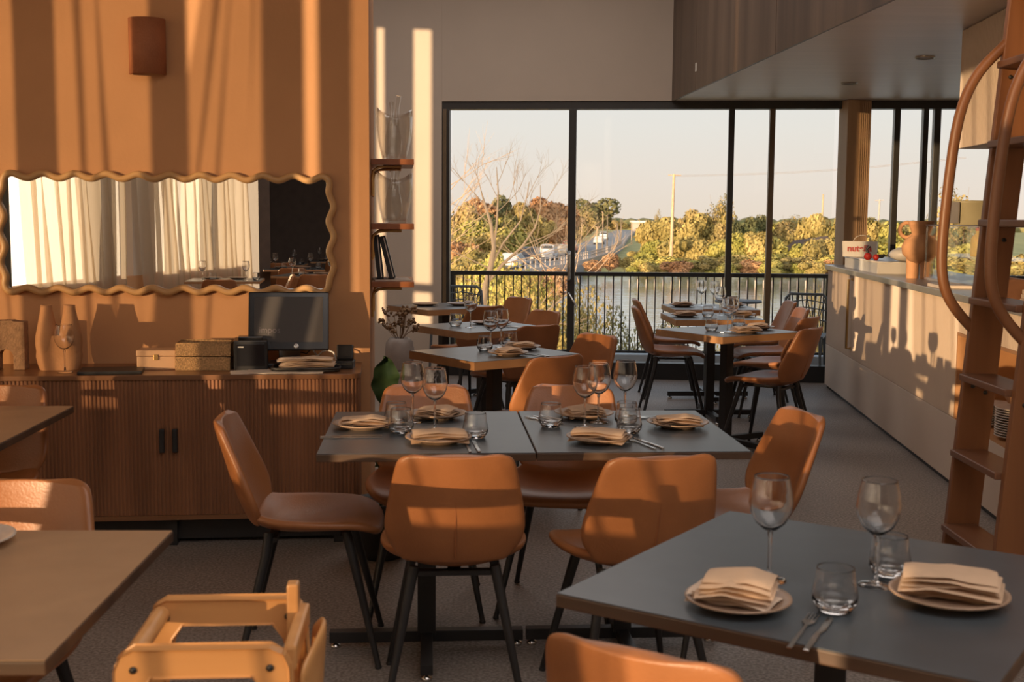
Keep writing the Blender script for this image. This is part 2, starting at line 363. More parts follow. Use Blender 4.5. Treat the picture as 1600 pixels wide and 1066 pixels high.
# ---------------------------------------------------------------- sunset window wall with curtains (seen in the mirror)
A0 = Vector((-3.25, .6)); AD = Vector((-.373, .928)).normalized(); AANG = math.atan2(AD.y, AD.x)
def winroot(name):
    o = bpy.data.objects.new(name, None); C.objects.link(o); o['kind'] = 'structure'; o.location = (A0.x, A0.y, 0); o.rotation_euler = (0, 0, AANG); return o
W2 = winroot('window_sunset')
# local x = u, local +y = outwards (away from the room)
MB().box(-5.9, 12.2, .25, .40, 0, .80).build('shade_sill', 'plaster_tan', W2)  # unseen; added at this height to block sun low in the room
MB().box(-5.9, 12.2, .25, .40, 3.47, 4.0).build('header', 'plaster_cream', W2)
MB().box(-5.9, .9, .25, .40, 2.66, 3.469).build('header', 'plaster_cream', W2)
for u, w_ in ((2.32, .11), (1.81, .10), (1.365, .12), (1.16, .09), (.51, .10), (-.26, .10), (-.55, .10), (-3.9, .1), (-4.9, .1), (3.3, .12)):
    MB().box(u-w_/2, u+w_/2, .28, .36, .80, 3.47).build('mullion', 'frame', W2)
MB().box(-5.9, 3.9, .31, .316, .80, 3.47).build('glass_pane', 'pane', W2)
MB().box(-3.40, -2.86, .25, .40, .80, 3.47).build('shade_pier', 'plaster_cream', W2)  # unseen block added to keep the sun off the foreground table's right plate
MB().box(-2.42, -2.07, .25, .40, .80, 2.10).build('shade_pier', 'plaster_cream', W2)  # unseen block added to shade the ladder below its top
# unseen solid wall, shaped so that two slots throw sun strips on the far wall
MB().box(3.9, 4.80, .25, .40, .80, 3.47).build('shade_pier', 'plaster_cream', W2)
MB().box(5.05, 5.235, .25, .40, .80, 3.47).build('shade_pier', 'plaster_cream', W2)
MB().box(5.39, 12.2, .25, .40, .80, 3.47).build('shade_pier', 'plaster_cream', W2)
MB().box(4.80, 5.39, .28, .36, 1.10, 1.18).build('shadow_bar', 'frame', W2)  # unseen bar added to cast a dark band across the far sun strip
seg_wall('wall_back_left', (A0-AD*5.9), Vector((-1.75, -9.2)), 0, 4.0, .15, 'dark_wall', 1)
def curtain(u0, u1, n, lean=0., taper=(0, 0), sheer=False, label=''):
    L = u1-u0
    nu = max(8, n*14)
    def fn(a, b):
        z = .04+3.44*(1-b)
        ph = 2*PI*n*a
        e0 = u0+taper[0]*(1-z/3.5); e1 = u1+taper[1]*(1-z/3.5)
        amp = .5+.5*b*.6
        u = e0+(e1-e0)*a + .55*(L/n)*.5*math.sin(ph+.6*math.sin(a*9))*amp + lean*(1-z/3.5)
        v = .055*math.cos(ph+.8*math.sin(b*2+a*5))*amp + .02*math.sin(b*5+a*11)
        return (u, .12+v, z)
    o = MB().grid(fn, nu, 10).build('curtain', 'curtain_sheer' if sheer else 'curtain', label=label, cat='curtain', group='linen curtains along the sunset windows')
    o.location = (A0.x, A0.y, 0); o.rotation_euler = (0, 0, AANG)
    return o
curtain(2.50, 4.0, 13, lean=-.1, label='cream linen curtain reflected at the left end of the mirror')
curtain(1.98, 2.36, 4, lean=-.1, taper=(0, .05), label='cream linen curtain reflected in the mirror, second drape from the left')
curtain(1.53, 1.68, 4, taper=(0, .45), label='cream linen curtain reflected in the mirror, third drape from the left')
curtain(.69, 1.22, 5, lean=-.1, label='cream linen curtain reflected in the mirror, fourth drape from the left')
curtain(.03, .55, 3, lean=-.2, label='cream linen curtain reflected left of the mirror centre')
curtain(-1.0, -.44, 3, lean=-.3, sheer=True, label='thin sheer curtain reflected beside the mirror centre')
curtain(-1.97, -1.06, 5, lean=-.3,  label='cream linen curtain reflected right of the mirror centre')
curtain(-2.45, -2.04, 2, label='narrow cream linen curtain reflected beside the widest gap')
curtain(-4.4, -2.66, 9, lean=-.35, label='cream linen curtain reflected beside the dark window frame')
curtain(-5.75, -4.55, 6, lean=-.2, label='cream linen curtain reflected beside the dark back wall')
# fill lights added under the ceiling to lift the interior; no real fixtures
for k, (x, y, p_) in enumerate(((.8, .5, 70), (1.5, -3.5, 50), (-.6, 8.2, 55), (4.2, .5, 45))):
    ld = bpy.data.lights.new('fill_light', 'AREA'); lo = bpy.data.objects.new('fill_light', ld); C.objects.link(lo)
    ld.shape = 'RECTANGLE'; ld.size = 3.6; ld.size_y = 3.6; ld.energy = p_*FILL; ld.color = (1, .90, .84); lo.location = (x, y, 3.97)

# ================================================================ chairs
def chair_shell():
    """(v, centre y, centre z, half width, cup) along the shell from the seat nose to the top of the back"""
    seat = [(.235, .425, .13, .0), (.225, .452, .185, .0), (.17, .462, .212, .012), (.09, .452, .226, .028), (.0, .440, .228, .044), (-.09, .438, .212, .05), (-.15, .450, .182, .045), (-.185, .475, .158, .035)]
    back = [(-.188, .462, .150, .03), (-.203, .490, .172, .04), (-.220, .525, .198, .050), (-.236, .565, .209, .054), (-.255, .625, .201, .048), (-.273, .69, .189, .038), (-.289, .745, .178, .030), (-.297, .776, .170, .024), (-.3005, .795, .158, .02), (-.302, .800, .12, .016)]
    def surf(rows, isback):
        m = MB(); n = 10
        vs_ = []
        for (y, z, hw, cup) in rows:
            for i in range(n+1):
                t = -1+2*i/n; q = abs(t)**2.2
                if isback: vs_.append((hw*t, y+cup*q*1.25, z+.0*q))
                else: vs_.append((hw*t, y-.012*q*(1 if y > .15 else 0), z+cup*q))
        fs = [(j*(n+1)+i, j*(n+1)+i+1, (j+1)*(n+1)+i+1, (j+1)*(n+1)+i) for j in range(len(rows)-1) for i in range(n)]
        m.add(vs_, fs, True)
        return m.mesh('tmp', 'leather')
    s_ = solid_from(surf(seat, 0), .030, 2, 'seat', 'leather'); b_ = solid_from(surf(back, 1), .030, 2, 'backrest', 'leather')
    return s_, b_
CH = {}
CH['seat'], CH['back'] = chair_shell()
def leg_mesh(sx_, sy_):
    return MB().tube([(sx_*.12, sy_*.12-(.01 if sy_ < 0 else -.0), .435), (sx_*.135, sy_*.14, .36), (sx_*.205, sy_*.225, .008)], [.017, .016, .0095], 10).mesh('leg', 'black')
CH['legs'] = [leg_mesh(a, b) for a in (-1, 1) for b in (-1, 1)]
CH['foot'] = [MB().lathe([(.011, 0), (.012, .006), (.009, .012)], 8, Tm((a*.205, b*.225, 0))).mesh('foot_glide', 'black') for a in (-1, 1) for b in (-1, 1)]
_m = MB(); _m.box(-.13, .13, .10, .13, .410, .425); _m.box(-.13, .13, -.135, -.105, .405, .420); _m.box(-.02, .02, -.12, .12, .405, .418)
CH['frame'] = _m.mesh('seat_frame', 'black')
CH['seam'] = MB().tube([(0, -.222, .485), (0, -.241, .54), (0, -.260, .60), (0, -.276, .66), (0, -.290, .72)], [.0025, .0045, .0045, .004, .002], 6).mesh('back_seam', 'leather_seam')
CH['stitch'] = MB().tube([(-.13, -.165, .493), (-.07, -.176, .476), (0, -.180, .472), (.07, -.176, .476), (.13, -.165, .493)], .003, 6).mesh('seat_stitching', 'leather_seam')
def make_chair():
    t = thing('dining_chair', '', 'chair')
    put('seat', CH['seat'], t); put('backrest', CH['back'], t)
    for a, b in zip(CH['legs'], CH['foot']):
        l = put('leg', a, t); put('foot_glide', b, l)
    put('seat_frame', CH['frame'], t); put('back_seam', CH['seam'], t); put('seat_stitching', CH['stitch'], t)
    return t
chair = Proto(make_chair)
GC = 'tan leather dining chairs'
for x, y, rz, lb in (
    (-.67, 4.02, -85, 'tan leather chair side-on at the left end of the middle table, facing right'),
    (-.175, 3.66, 4, 'tan leather chair, back to us, at the near left of the middle table'),
    (.36, 3.66, 14, 'tan leather chair, back to us, at the near right of the middle table'),
    (-.32, 4.50, 184, 'tan leather chair across the middle table, behind the left pair of wine glasses'),
    (.19, 4.52, 170, 'tan leather shell chair across the middle table, behind the right pair of wine glasses'),
    (.74, 4.12, 103, 'tan leather shell chair angled at the right end of the middle table, facing left'),
    (.345, 2.085, -31, 'tan leather chair cropped by the bottom edge, pulled up to the foreground table'),
    (-1.22, 2.72, 180, 'tan leather chair facing us behind the bare tabletop at lower left'),
    (-1.98, 4.40, 178, 'tan leather chair at the left edge in front of the slatted sideboard'),
    (.05, 6.06, 37, 'orange-lit leather chair with its back to us at the nearest table of the left row'),
    (.27, 6.76, 127, 'brown leather chair facing us behind the nearest left-row table'),
    (.0, 7.72, 37, 'dark brown leather chair, back to us, at the second left-row table'),
    (.02, 8.50, 127, 'greyish brown leather chair facing us at the second table of the left row'),
    (-.36, 9.30, 37, 'dark leather chair with its back to us at the last table of the left row'),
    (-.16, 9.92, 127, 'tan leather chair nearest the railing at the last table of the left row'),
    (1.21, 9.12, -92, 'leather chair in profile facing right, nearer of the two left of the window tables'),
    (1.30, 9.96, -90, 'leather chair in profile facing right, farther of the two left of the window tables'),
    (1.62, 7.62, 52, 'large orange leather chair seen from behind at the right-hand group of tables'),
    (1.80, 8.42, 55, 'leather chair behind the large orange one at the right-hand tables'),
    (1.90, 9.10, 92, 'leather chair seen edge-on at the right end of the second right-hand table'),
    (1.98, 9.85, 92, 'leather chair seen edge-on at the right end of the last right-hand table'),
    (-1.5, -1.55, 180, 'tan chair reflected in the mirror at the nearest reflected table'),
    (-1.0, -2.3, 90, 'tan chair reflected at the right end of the nearest reflected table'),
    (-.5, -2.6, 175, 'tan chair reflected in the right half of the mirror, facing away'),
    (-.65, -4.3, 180, 'tan chair reflected in the middle of the dark mirror area'),
    (-.15, -5.0, 95, 'tan chair reflected near the right edge of the mirror'),
    (-.8, -5.95, 170, 'tan chair reflected deep in the mirror before the dark wall'),
    (.15, -7.1, 185, 'tan chair reflected farthest back in the mirror')):
    chair.at((x, y, 0), R(rz), lb, GC)

# ================================================================ tables
def base_parts(t, zt, L=.33, w_=.031):
    MB().box(-w_, w_, -w_, w_, .045, zt).build('column', 'black', t, .002)
    MB().box(-L, L, -.02, .02, .022, .060).build('base_bar', 'black', t, .002)
    MB().box(-.02, .02, -L, L, .024, .058).build('base_bar', 'black', t, .002)
    MB().box(-.14, .14, -.14, .14, zt, zt+.004).build('mounting_plate', 'black', t)
    for a, b in ((L-.02, 0), (-L+.02, 0), (0, L-.02), (0, -L+.02)):
        MB().lathe([(.016, 0), (.019, .004), (.017, .012), (.006, .016), (.006, .024)], 12, Tm((a, b, 0))).build('foot_glide', 'chrome', t)
def table(label, cx, cy, rz, wx, wy, top='table_dark', edge='table_edge', th=.026, thedge=None, br=0, L=.33):
    t = thing('dining_table', label, 'table', (cx, cy, 0), R(rz), 'dining tables')
    te = thedge or th
    MB().box(-wx/2, wx/2, -wy/2, wy/2, .75-te, .748).build('edge_band', edge, t, .003)
    MB().box(-wx/2+.002, wx/2-.002, -wy/2+.002, wy/2-.002, .7482, .7500).build('tabletop', top, t)
    n0 = len(t.children)
    base_parts(t, .75-te-.005, L)
    if br:
        for ch in t.children:
            if ch.name.split('.')[0] in ('column', 'base_bar', 'mounting_plate', 'foot_glide'): ch.rotation_euler = (0, 0, R(br))
    return t
# the middle pair: side axis points at about -4 deg
table('dark laminate table, left half of the joined pair in the middle', -.285, 4.045, 4, .668, .80, 'table_dark', 'table_edge_dark', .026)
table('dark laminate table, right half of the joined pair in the middle', .385, 4.094, 4, .668, .80, 'table_dark', 'table_edge_dark', .026)
table('large dark table in the right foreground with two place settings', .650, 2.385, -34, .81, .81, 'table_dark', 'table_edge_dark', .028, br=20)
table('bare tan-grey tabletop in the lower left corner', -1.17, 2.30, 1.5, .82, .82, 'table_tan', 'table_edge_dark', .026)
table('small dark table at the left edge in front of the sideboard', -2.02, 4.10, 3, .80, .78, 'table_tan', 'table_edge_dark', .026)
table('grey table with thick wooden edge, nearest of the left row', -.094, 6.43, 36, .68, .62, 'table_grey', 'table_edge', .045)
table('grey table with thick wooden edge, second of the left row', -.19, 7.95, 36, .68, .66, 'table_grey', 'table_edge', .045)
table('grey table with thick wooden edge, last of the left row by the shelves', -.55, 9.72, 36, .68, .62, 'table_grey', 'table_edge', .045)
table('grey table with thick wooden edge, nearest of the right-hand group', 1.386, 7.79, 34, .68, .62, 'table_grey', 'table_edge', .045)
table('grey table with thick wooden edge, second of the right-hand group', 1.46, 8.90, 3, .64, .62, 'table_grey', 'table_edge', .045)
table('grey table with thick wooden edge, last of the right-hand group by the railing', 1.60, 9.84, 3, .68, .62, 'table_grey', 'table_edge', .045)
RTB = ((-1.45, -2.2, 5, 'nearest table reflected in the mirror'), (-.45, -3.2, 20, 'second nearest table reflected in the mirror'), (-.60, -5.0, 0, 'third table reflected in the mirror'), (-.75, -6.6, 8, 'fourth table reflected in the mirror'), (.15, -7.8, 0, 'farthest table reflected in the mirror'))
for x, y, rz, nm in RTB: table('dark '+nm, x, y, rz, .8, .7)

# ================================================================ tableware
WG_bowl = MB().lathe([(.002, .100), (.014, .104), (.030, .118), (.040, .138), (.0435, .158), (.041, .180), (.0352, .2085), (.0346, .2113), (.0341, .2120), (.0337, .2113), (.0342, .2085), (.0398, .180), (.0422, .158), (.0388, .139), (.029, .1205), (.013, .107), (.0, .1045)], 28).mesh('bowl', 'glass_solid')
WG_stem = MB().lathe([(.012, .004), (.0045, .010), (.0036, .03), (.0036, .085), (.0055, .098), (.002, .101)], 14).mesh('stem', 'glass_solid')
WG_foot = MB().lathe([(.0, .0), (.034, .0), (.0345, .0015), (.03, .003), (.010, .006), (.0, .007)], 28).mesh('foot', 'glass_solid')
def mk_wine():
    t = thing('wine_glass', '', 'glass'); put('bowl', WG_bowl, t); put('stem', WG_stem, t); put('foot', WG_foot, t); return t
wine = Proto(mk_wine)
TB_body = MB().lathe([(.027, .0), (.031, .002), (.042, .020), (.0425, .032), (.037, .058), (.0348, .0795), (.0346, .0823), (.0340, .0830), (.0334, .0823), (.0336, .0795), (.0357, .058), (.0408, .032), (.0400, .024), (.030, .016), (.0, .0145)], 28).mesh('body', 'glass_solid')
TB_base = MB().lathe([(.0, .001), (.026, .001), (.030, .004), (.0385, .014), (.029, .0135), (.0, .0125)], 12, smooth=False).mesh('faceted_base', 'glass_solid')
def mk_tumbler():
    t = thing('tumbler', '', 'glass'); put('body', TB_body, t); put('faceted_base', TB_base, t); return t
tumbler = Proto(mk_tumbler)
PL = MB().lathe([(.0, .003), (.045, .002), (.058, .0), (.061, .003), (.078, .008), (.104, .0165), (.110, .0195), (.1095, .0225), (.102, .021), (.078, .0135), (.055, .010), (.0, .009)], 36)
PL_me = PL.mesh('plate', 'plate'); PL2_me = PL.mesh('plate', 'plate_pale')
def plate(x, y, z, label, pale=False, sc=1, group='stoneware plates'):
    o = put('plate', PL2_me if pale else PL_me, None, (x, y, z), 0, None, label, 'plate', group); o.scale = (sc, sc, sc); return o
def fold_mesh(seed, w_=.185, d_=.128, layers=4, roll=False):
    rnd = random.Random(seed); m = MB()
    for k in range(layers):
        z0 = .004+k*.0075; ww = w_*(1-.03*k)/2; dd = d_*(1-.05*k)/2; rot = rnd.uniform(-.06, .06); ph = rnd.uniform(0, 6); ox = rnd.uniform(-.006, .006); oy = rnd.uniform(-.006, .006)
        T = Tm((ox, oy, z0), rot)
        nu, nv = 14, 10
        def top(a, b, s_=1):
            x = -1+2*a; y = -1+2*b
            rx = abs(x)**4; ry = abs(y)**4
            wv = .0016*math.sin(2.1*a*PI+ph+b*2)+.0010*math.sin(4*b+ph*2) + (.003*math.exp(-((a-.5-.2*math.sin(ph))**2)*80))
            e = max(rx, ry)
            return (x*ww*(1-.02*ry), y*dd*(1-.02*rx), wv*(1 if s_ > 0 else .8) - .006*(x*x*y*y) + s_*.0036*(1-e))
        m.grid(lambda a, b: top(a, b, 1), nu, nv, True, T)
        m.grid(lambda a, b: top(1-a, b, -1), nu, nv, True, T)
    return m
NAP = [fold_mesh(1).mesh('napkin', 'napkin'), fold_mesh(2, .14, .12).mesh('napkin', 'napkin'), fold_mesh(5, .165, .095).mesh('napkin', 'napkin'), fold_mesh(9, .16, .105).mesh('napkin', 'napkin_pale')]
def napkin(x, y, z, rz, k, label, group='folded linen napkins'):
    return put('napkin', NAP[k], None, (x, y, z+.010), R(rz), None, label, 'napkin', group)
def knife_mesh():
    m = MB(); m.prism([(-.0045, -.10), (.0045, -.10), (.0055, -.05), (.004, 0), (-.004, 0), (-.0055, -.05)], .001, .005)
    m.prism([(-.004, 0), (.004, 0), (.0085, .02), (.0085, .085), (.002, .105), (-.004, .09)], .0015, .0028); return m.mesh('knife', 'chrome', .0006, 1)
def fork_mesh():
    m = MB(); m.prism([(-.0045, -.10), (.0045, -.10), (.003, 0), (.0025, .03), (-.0025, .03), (-.003, 0)], .001, .004)
    m.prism([(-.0025, .028), (.0025, .028), (.0115, .045), (.0115, .058), (-.0115, .058), (-.0115, .045)], .002, .0042)
    for k in range(4): x = -.0100+k*.0061; m.box(x, x+.0022, .056, .098, .002, .0042)
    return m.mesh('fork', 'chrome')
KN = knife_mesh(); FK = fork_mesh()
def cutlery(x, y, z, rz, where, rev=1):
    dx, dy = math.cos(R(rz))*.014, math.sin(R(rz))*.014
    put('fork', FK, None, (x-dx, y-dy, z), R(rz), None, 'steel fork lying '+where, 'cutlery', 'steel forks')
    put('knife', KN, None, (x+dx, y+dy, z), R(rz), None, 'steel knife lying '+where, 'cutlery', 'steel knives')
TZ = .7501
def setting(x, y, rz, k, where, sc=1, pale=False, ox=0, oy=0):
    plate(x, y, TZ, 'brown stoneware plate '+where, pale, sc*.97)
    napkin(x+ox, y+oy, TZ, rz, k, 'folded tan napkin on the plate '+where)
# --- middle table
MT = 'of the middle table'
setting(-.50, 4.08, 2, 2, 'at the left end '+MT)
setting(-.232, 3.83, 8, 0, 'at the near left '+MT)
setting(-.265, 4.30, -20, 1, 'at the far left '+MT)
setting(.262, 4.33, 15, 1, 'at the far right '+MT)
setting(.283, 3.86, -18, 0, 'at the near right '+MT)
setting(.575, 4.15, -3, 2, 'at the right end '+MT)
tumbler.at((-.366, 3.985, TZ), 0, 'tumbler near the left end of the middle table, in front of the wine glasses', 'water tumblers')
tumbler.at((-.395, 4.12, TZ), 0, 'tumbler just behind the leftmost tumbler of the middle table', 'water tumblers')
tumbler.at((-.117, 3.915, TZ), 0, 'tumbler standing alone left of the seam of the middle table', 'water tumblers')
tumbler.at((.135, 4.13, TZ), 0, 'tumbler just right of the seam of the middle table', 'water tumblers')
tumbler.at((.395, 4.02, TZ), 0, 'tumbler on the right half of the middle table before a wine glass', 'water tumblers')
tumbler.at((.40, 4.17, TZ), 0, 'tumbler behind the right-hand tumbler of the middle table', 'water tumblers')
wine.at((-.345, 4.20, TZ), 0, 'wine glass at the left of the middle table, farther of the left pair', 'wine glasses')
wine.at((-.258, 4.05, TZ), 0, 'wine glass at the left of the middle table, nearer of the left pair', 'wine glasses')
wine.at((.252, 4.13, TZ), 0, 'wine glass at the right of the middle table, left one of three', 'wine glasses')
wine.at((.305, 4.22, TZ), 0, 'wine glass at the right of the middle table, middle one of three', 'wine glasses')
wine.at((.405, 4.30, TZ), 0, 'wine glass at the right of the middle table, right one of three', 'wine glasses')
cutlery(-.125, 3.76, TZ, 8, 'beside the near left plate '+MT)
cutlery(.425, 3.83, TZ, 22, 'beside the near right plate '+MT)
cutlery(.115, 4.26, TZ, 30, 'left of the far right plate '+MT)
cutlery(-.52, 3.90, TZ, 95, 'in front of the left end plate '+MT)
cutlery(.52, 4.34, TZ, 95, 'behind the right end plate '+MT)
# --- foreground table
FT = 'of the foreground table'
plate(.425, 2.205, TZ, 'brown stoneware plate on the left side '+FT, False, .90)
napkin(.42, 2.21, TZ, -28, 3, 'thick pale napkin on the left plate '+FT)
napkin(.425, 2.205, TZ+.02, -20, 1, 'second napkin piled on the left plate '+FT)
plate(.83, 2.24, TZ, 'brown stoneware plate at the right '+FT, False, 1.0)
napkin(.835, 2.245, TZ, -24, 2, 'folded tan napkin on the right plate '+FT)
napkin(.835, 2.25, TZ+.018, -22, 0, 'upper napkin on the right plate '+FT)
wine.at((.517, 2.37, TZ), 0, 'large wine glass at the left of the foreground table', 'wine glasses')
wine.at((.722, 2.34, TZ), 0, 'large wine glass at the right of the foreground table before a tumbler', 'wine glasses')
tumbler.at((.598, 2.18, TZ), 0, 'tumbler in the centre of the foreground table', 'water tumblers')
tumbler.at((.770, 2.41, TZ), 0, 'tumbler behind the right wine glass of the foreground table', 'water tumblers')
cutlery(.525, 2.06, TZ, -26, 'between the plate and tumbler '+FT)
plate(-1.19, 2.58, TZ, 'plate with napkin cut off by the left edge on the tan table', True)
napkin(-1.21, 2.58, TZ, 10, 3, 'pale napkin on the plate at the left edge')
# --- left row
setting(-.02, 6.28, 20, 1, 'at the near side of the nearest left-row table')
setting(.05, 6.58, -10, 2, 'at the far side of the nearest left-row table')
tumbler.at((-.145, 6.47, TZ), 0, 'tumbler at the left of the nearest left-row table', 'water tumblers')
tumbler.at((-.01, 6.66, TZ), 0, 'tumbler at the back of the nearest left-row table', 'water tumblers')
wine.at((-.115, 6.55, TZ), 0, 'wine glass on the nearest left-row table, left of the pair', 'wine glasses')
wine.at((-.06, 6.68, TZ), 0, 'wine glass on the nearest left-row table, right of the pair', 'wine glasses')
cutlery(.12, 6.30, TZ, 40, 'on the nearest left-row table')
plate(-.10, 8.05, TZ, 'dark plate at the right of the second left-row table', sc=.9)
plate(-.19, 8.12, TZ, 'dark plate at the back of the second left-row table', sc=.8)
tumbler.at((-.37, 7.92, TZ), 0, 'tumbler at the left of the second left-row table', 'water tumblers')
tumbler.at((-.15, 8.20, TZ), 0, 'tumbler at the right of the second left-row table', 'water tumblers')
wine.at((-.27, 7.85, TZ), 0, 'wine glass on the second left-row table', 'wine glasses')
cutlery(-.02, 7.9, TZ, 50, 'on the second left-row table')
plate(-.70, 9.74, TZ, 'plate at the left of the last left-row table')
plate(-.42, 9.80, TZ, 'plate at the right of the last left-row table')
# --- right group
setting(1.47, 7.62, 20, 0, 'at the near side of the nearest right-hand table')
setting(1.60, 7.88, -20, 1, 'at the far side of the nearest right-hand table')
tumbler.at((1.27, 7.72, TZ), 0, 'tumbler at the left of the nearest right-hand table', 'water tumblers')
tumbler.at((1.49, 7.96, TZ), 0, 'tumbler at the back of the nearest right-hand table', 'water tumblers')
wine.at((1.37, 7.70, TZ), 0, 'wine glass on the nearest right-hand table, left of the pair', 'wine glasses')
wine.at((1.43, 7.88, TZ), 0, 'wine glass on the nearest right-hand table, right of the pair', 'wine glasses')
cutlery(1.36, 7.60, TZ, 40, 'on the nearest right-hand table')
setting(1.26, 8.84, 5, 2, 'at the left of the second right-hand table')
setting(1.68, 8.90, 0, 2, 'at the right of the second right-hand table')
tumbler.at((1.42, 8.80, TZ), 0, 'tumbler on the second right-hand table', 'water tumblers')
wine.at((1.54, 9.00, TZ), 0, 'wine glass on the second right-hand table', 'wine glasses')
setting(1.38, 9.86, 5, 2, 'at the left of the last right-hand table')
setting(1.80, 9.90, 8, 1, 'at the right of the last right-hand table')
wine.at((1.55, 9.95, TZ), 0, 'wine glass on the last right-hand table, left of the pair', 'wine glasses')
wine.at((1.63, 9.80, TZ), 0, 'wine glass on the last right-hand table, right of the pair', 'wine glasses')
# --- reflected tables
for x, y, rz, nm in RTB:
    for dx, dy, side in ((-.24, .12, 'left end'), (.22, .15, 'right end')):
        wine.at((x+dx, y+dy, TZ), 0, 'wine glass at the %s of the %s' % (side, nm), 'wine glasses')
        tumbler.at((x+dx+.11, y+dy-.05, TZ), 0, 'tumbler at the %s of the %s' % (side, nm), 'water tumblers')
        plate(x+dx*.6, y-.12, TZ, 'plate at the %s of the %s' % (side, nm))

# ================================================================ mirror and sconce on the wall
WANG = math.atan2(WD.y, WD.x)
def wallroot(name, label, cat, s_, z, d=0, group=None):
    p = WP(s_, d); return thing(name, label, cat, (p.x, p.y, z), WANG, group)
# local +x along wall to the right, -y into the room
mr_ = wallroot('wall_mirror_frame', '', 'mirror', -.10, 1.377)
mr_.name = 'mirror'; mr_['label'] = 'wide horizontal mirror with a wavy golden oak frame above the sideboard'
HW, HH, CR, LAM, AMP = .747, .262, .05, .139, .011
def rr_path(HW, HH, CR, n=400):
    seg = []; per = 4*(HW-CR)+4*(HH-CR)+2*PI*CR
    out = []
    for i in range(n):
        t = per*i/n
        parts = [(2*(HW-CR), 0), (PI*CR/2, 1), (2*(HH-CR), 2), (PI*CR/2, 3), (2*(HW-CR), 4), (PI*CR/2, 5), (2*(HH-CR), 6), (PI*CR/2, 7)]
        for L_, k in parts:
            if t <= L_: break
            t -= L_
        if k == 0: p = (-(HW-CR)+t, HH); nn = (0, 1)
        elif k == 1: a = PI/2-t/CR; p = (HW-CR+CR*math.cos(a), HH-CR+CR*math.sin(a)); nn = (math.cos(a), math.sin(a))
        elif k == 2: p = (HW, HH-CR-t); nn = (1, 0)
        elif k == 3: a = -t/CR; p = (HW-CR+CR*math.cos(a), -HH+CR+CR*math.sin(a)); nn = (math.cos(a), math.sin(a))
        elif k == 4: p = (HW-CR-t, -HH); nn = (0, -1)
        elif k == 5: a = -PI/2-t/CR; p = (-HW+CR+CR*math.cos(a), -HH+CR+CR*math.sin(a)); nn = (math.cos(a), math.sin(a))
        elif k == 6: p = (-HW, -HH+CR+t); nn = (-1, 0)
        else: a = PI-t/CR; p = (-HW+CR+CR*math.cos(a), HH-CR+CR*math.sin(a)); nn = (math.cos(a), math.sin(a))
        s_ = per*i/n; cyc = round(per/LAM)
        w_ = AMP*math.cos(2*PI*cyc*s_/per)
        out.append((p[0]+nn[0]*w_, p[1]+nn[1]*w_))
    return out
path = rr_path(HW, HH, CR)
MB().tube([(x, -.028, z) for x, z in path], .0155, 12, True).build('frame', 'frame_oak', mr_)
MB().add([(x, -.020, z) for x, z in path], [tuple(range(len(path)))]).build('mirror_glass', 'mirror', mr_)
MB().box(-HW+.06, HW-.06, -.016, -.001, -HH+.04, HH-.04).build('backing', 'frame_oak', mr_)
# sconce: half cylinder shade, slightly turned bell
sc_ = wallroot('wall_sconce', 'half-round terracotta wall lamp high above the mirror', 'lamp', -.18, 2.228)
def halfshell(r0, r1, z0, z1, th, yo):
    m = MB(); n = 20; vs_ = []
    for (rr, z) in ((r0, z0), (r1, z1), (r1-th, z1), (r0-th, z0)):
        for k in range(n+1): a = PI+PI*k/n; vs_.append((rr*math.cos(a), yo+rr*math.sin(a)*.95, z))
    fs = []
    for i in range(4):
        j = (i+1) % 4
        for k in range(n): fs.append((i*(n+1)+k, i*(n+1)+k+1, j*(n+1)+k+1, j*(n+1)+k))
    m.add(vs_, fs, True); m.add(vs_, [(0, n+1, 2*(n+1), 3*(n+1)), (n, 3*(n+1)+n, 2*(n+1)+n, (n+1)+n)]); return m
halfshell(.083, .083, -.125, .125, .010, -.012).build('lamp_shade', 'clay_lamp', sc_)
MB().box(-.05, .05, -.012, -.001, -.08, .08).build('mounting_plate', 'clay_lamp', sc_)
MB().lathe([(.0, -.06), (.02, -.055), (.024, -.02), (.014, .02), (.0, .03)], 14, Tm((0, -.042, 0))).build('bulb', 'white_plastic', sc_)

# ================================================================ sideboard
sb = wallroot('sideboard', 'walnut sideboard with slatted tambour doors under the mirror', 'sideboard', -.048, 0, .003)
SBW, SBD, SBT, SBB = .835, .445, .77, .125
def rrect(hw, d0, rc, n=8):
    p = [(-hw, 0)]
    p = [(hw, 0)]
    p2 = [(hw-rc+rc*math.cos(a), -(d0-rc)-rc*math.sin(a)) for a in [PI/2*k/n for k in range(n+1)]]
    p3 = [(-hw+rc-rc*math.sin(a), -(d0-rc)-rc*math.cos(a)) for a in [PI/2*k/n for k in range(n+1)]]
    return [(hw, 0)]+p2+p3+[(-hw, 0)]
def rev(p): return p[::-1]
MB().prism(rev(rrect(SBW, SBD, .06)), SBT-.022, SBT).build('top', 'walnut_x', sb, .002)
MB().prism(rev(rrect(SBW-.012, SBD-.014, .05)), SBB+.02, SBT-.0225).build('carcass', 'walnut', sb)
MB().prism(rev(rrect(SBW-.002, SBD-.004, .055)), SBB, SBB+.02).build('bottom_rail', 'walnut_x', sb)
pl_ = MB(); pl_.box(-.76, .76, -.36, -.30, .02, SBB); pl_.build('plinth', 'black', sb)
for x in (-.75, -.02, .71): MB().box(x, x+.04, -.40, -.06, 0, SBB-.002).build('leg', 'black', sb)
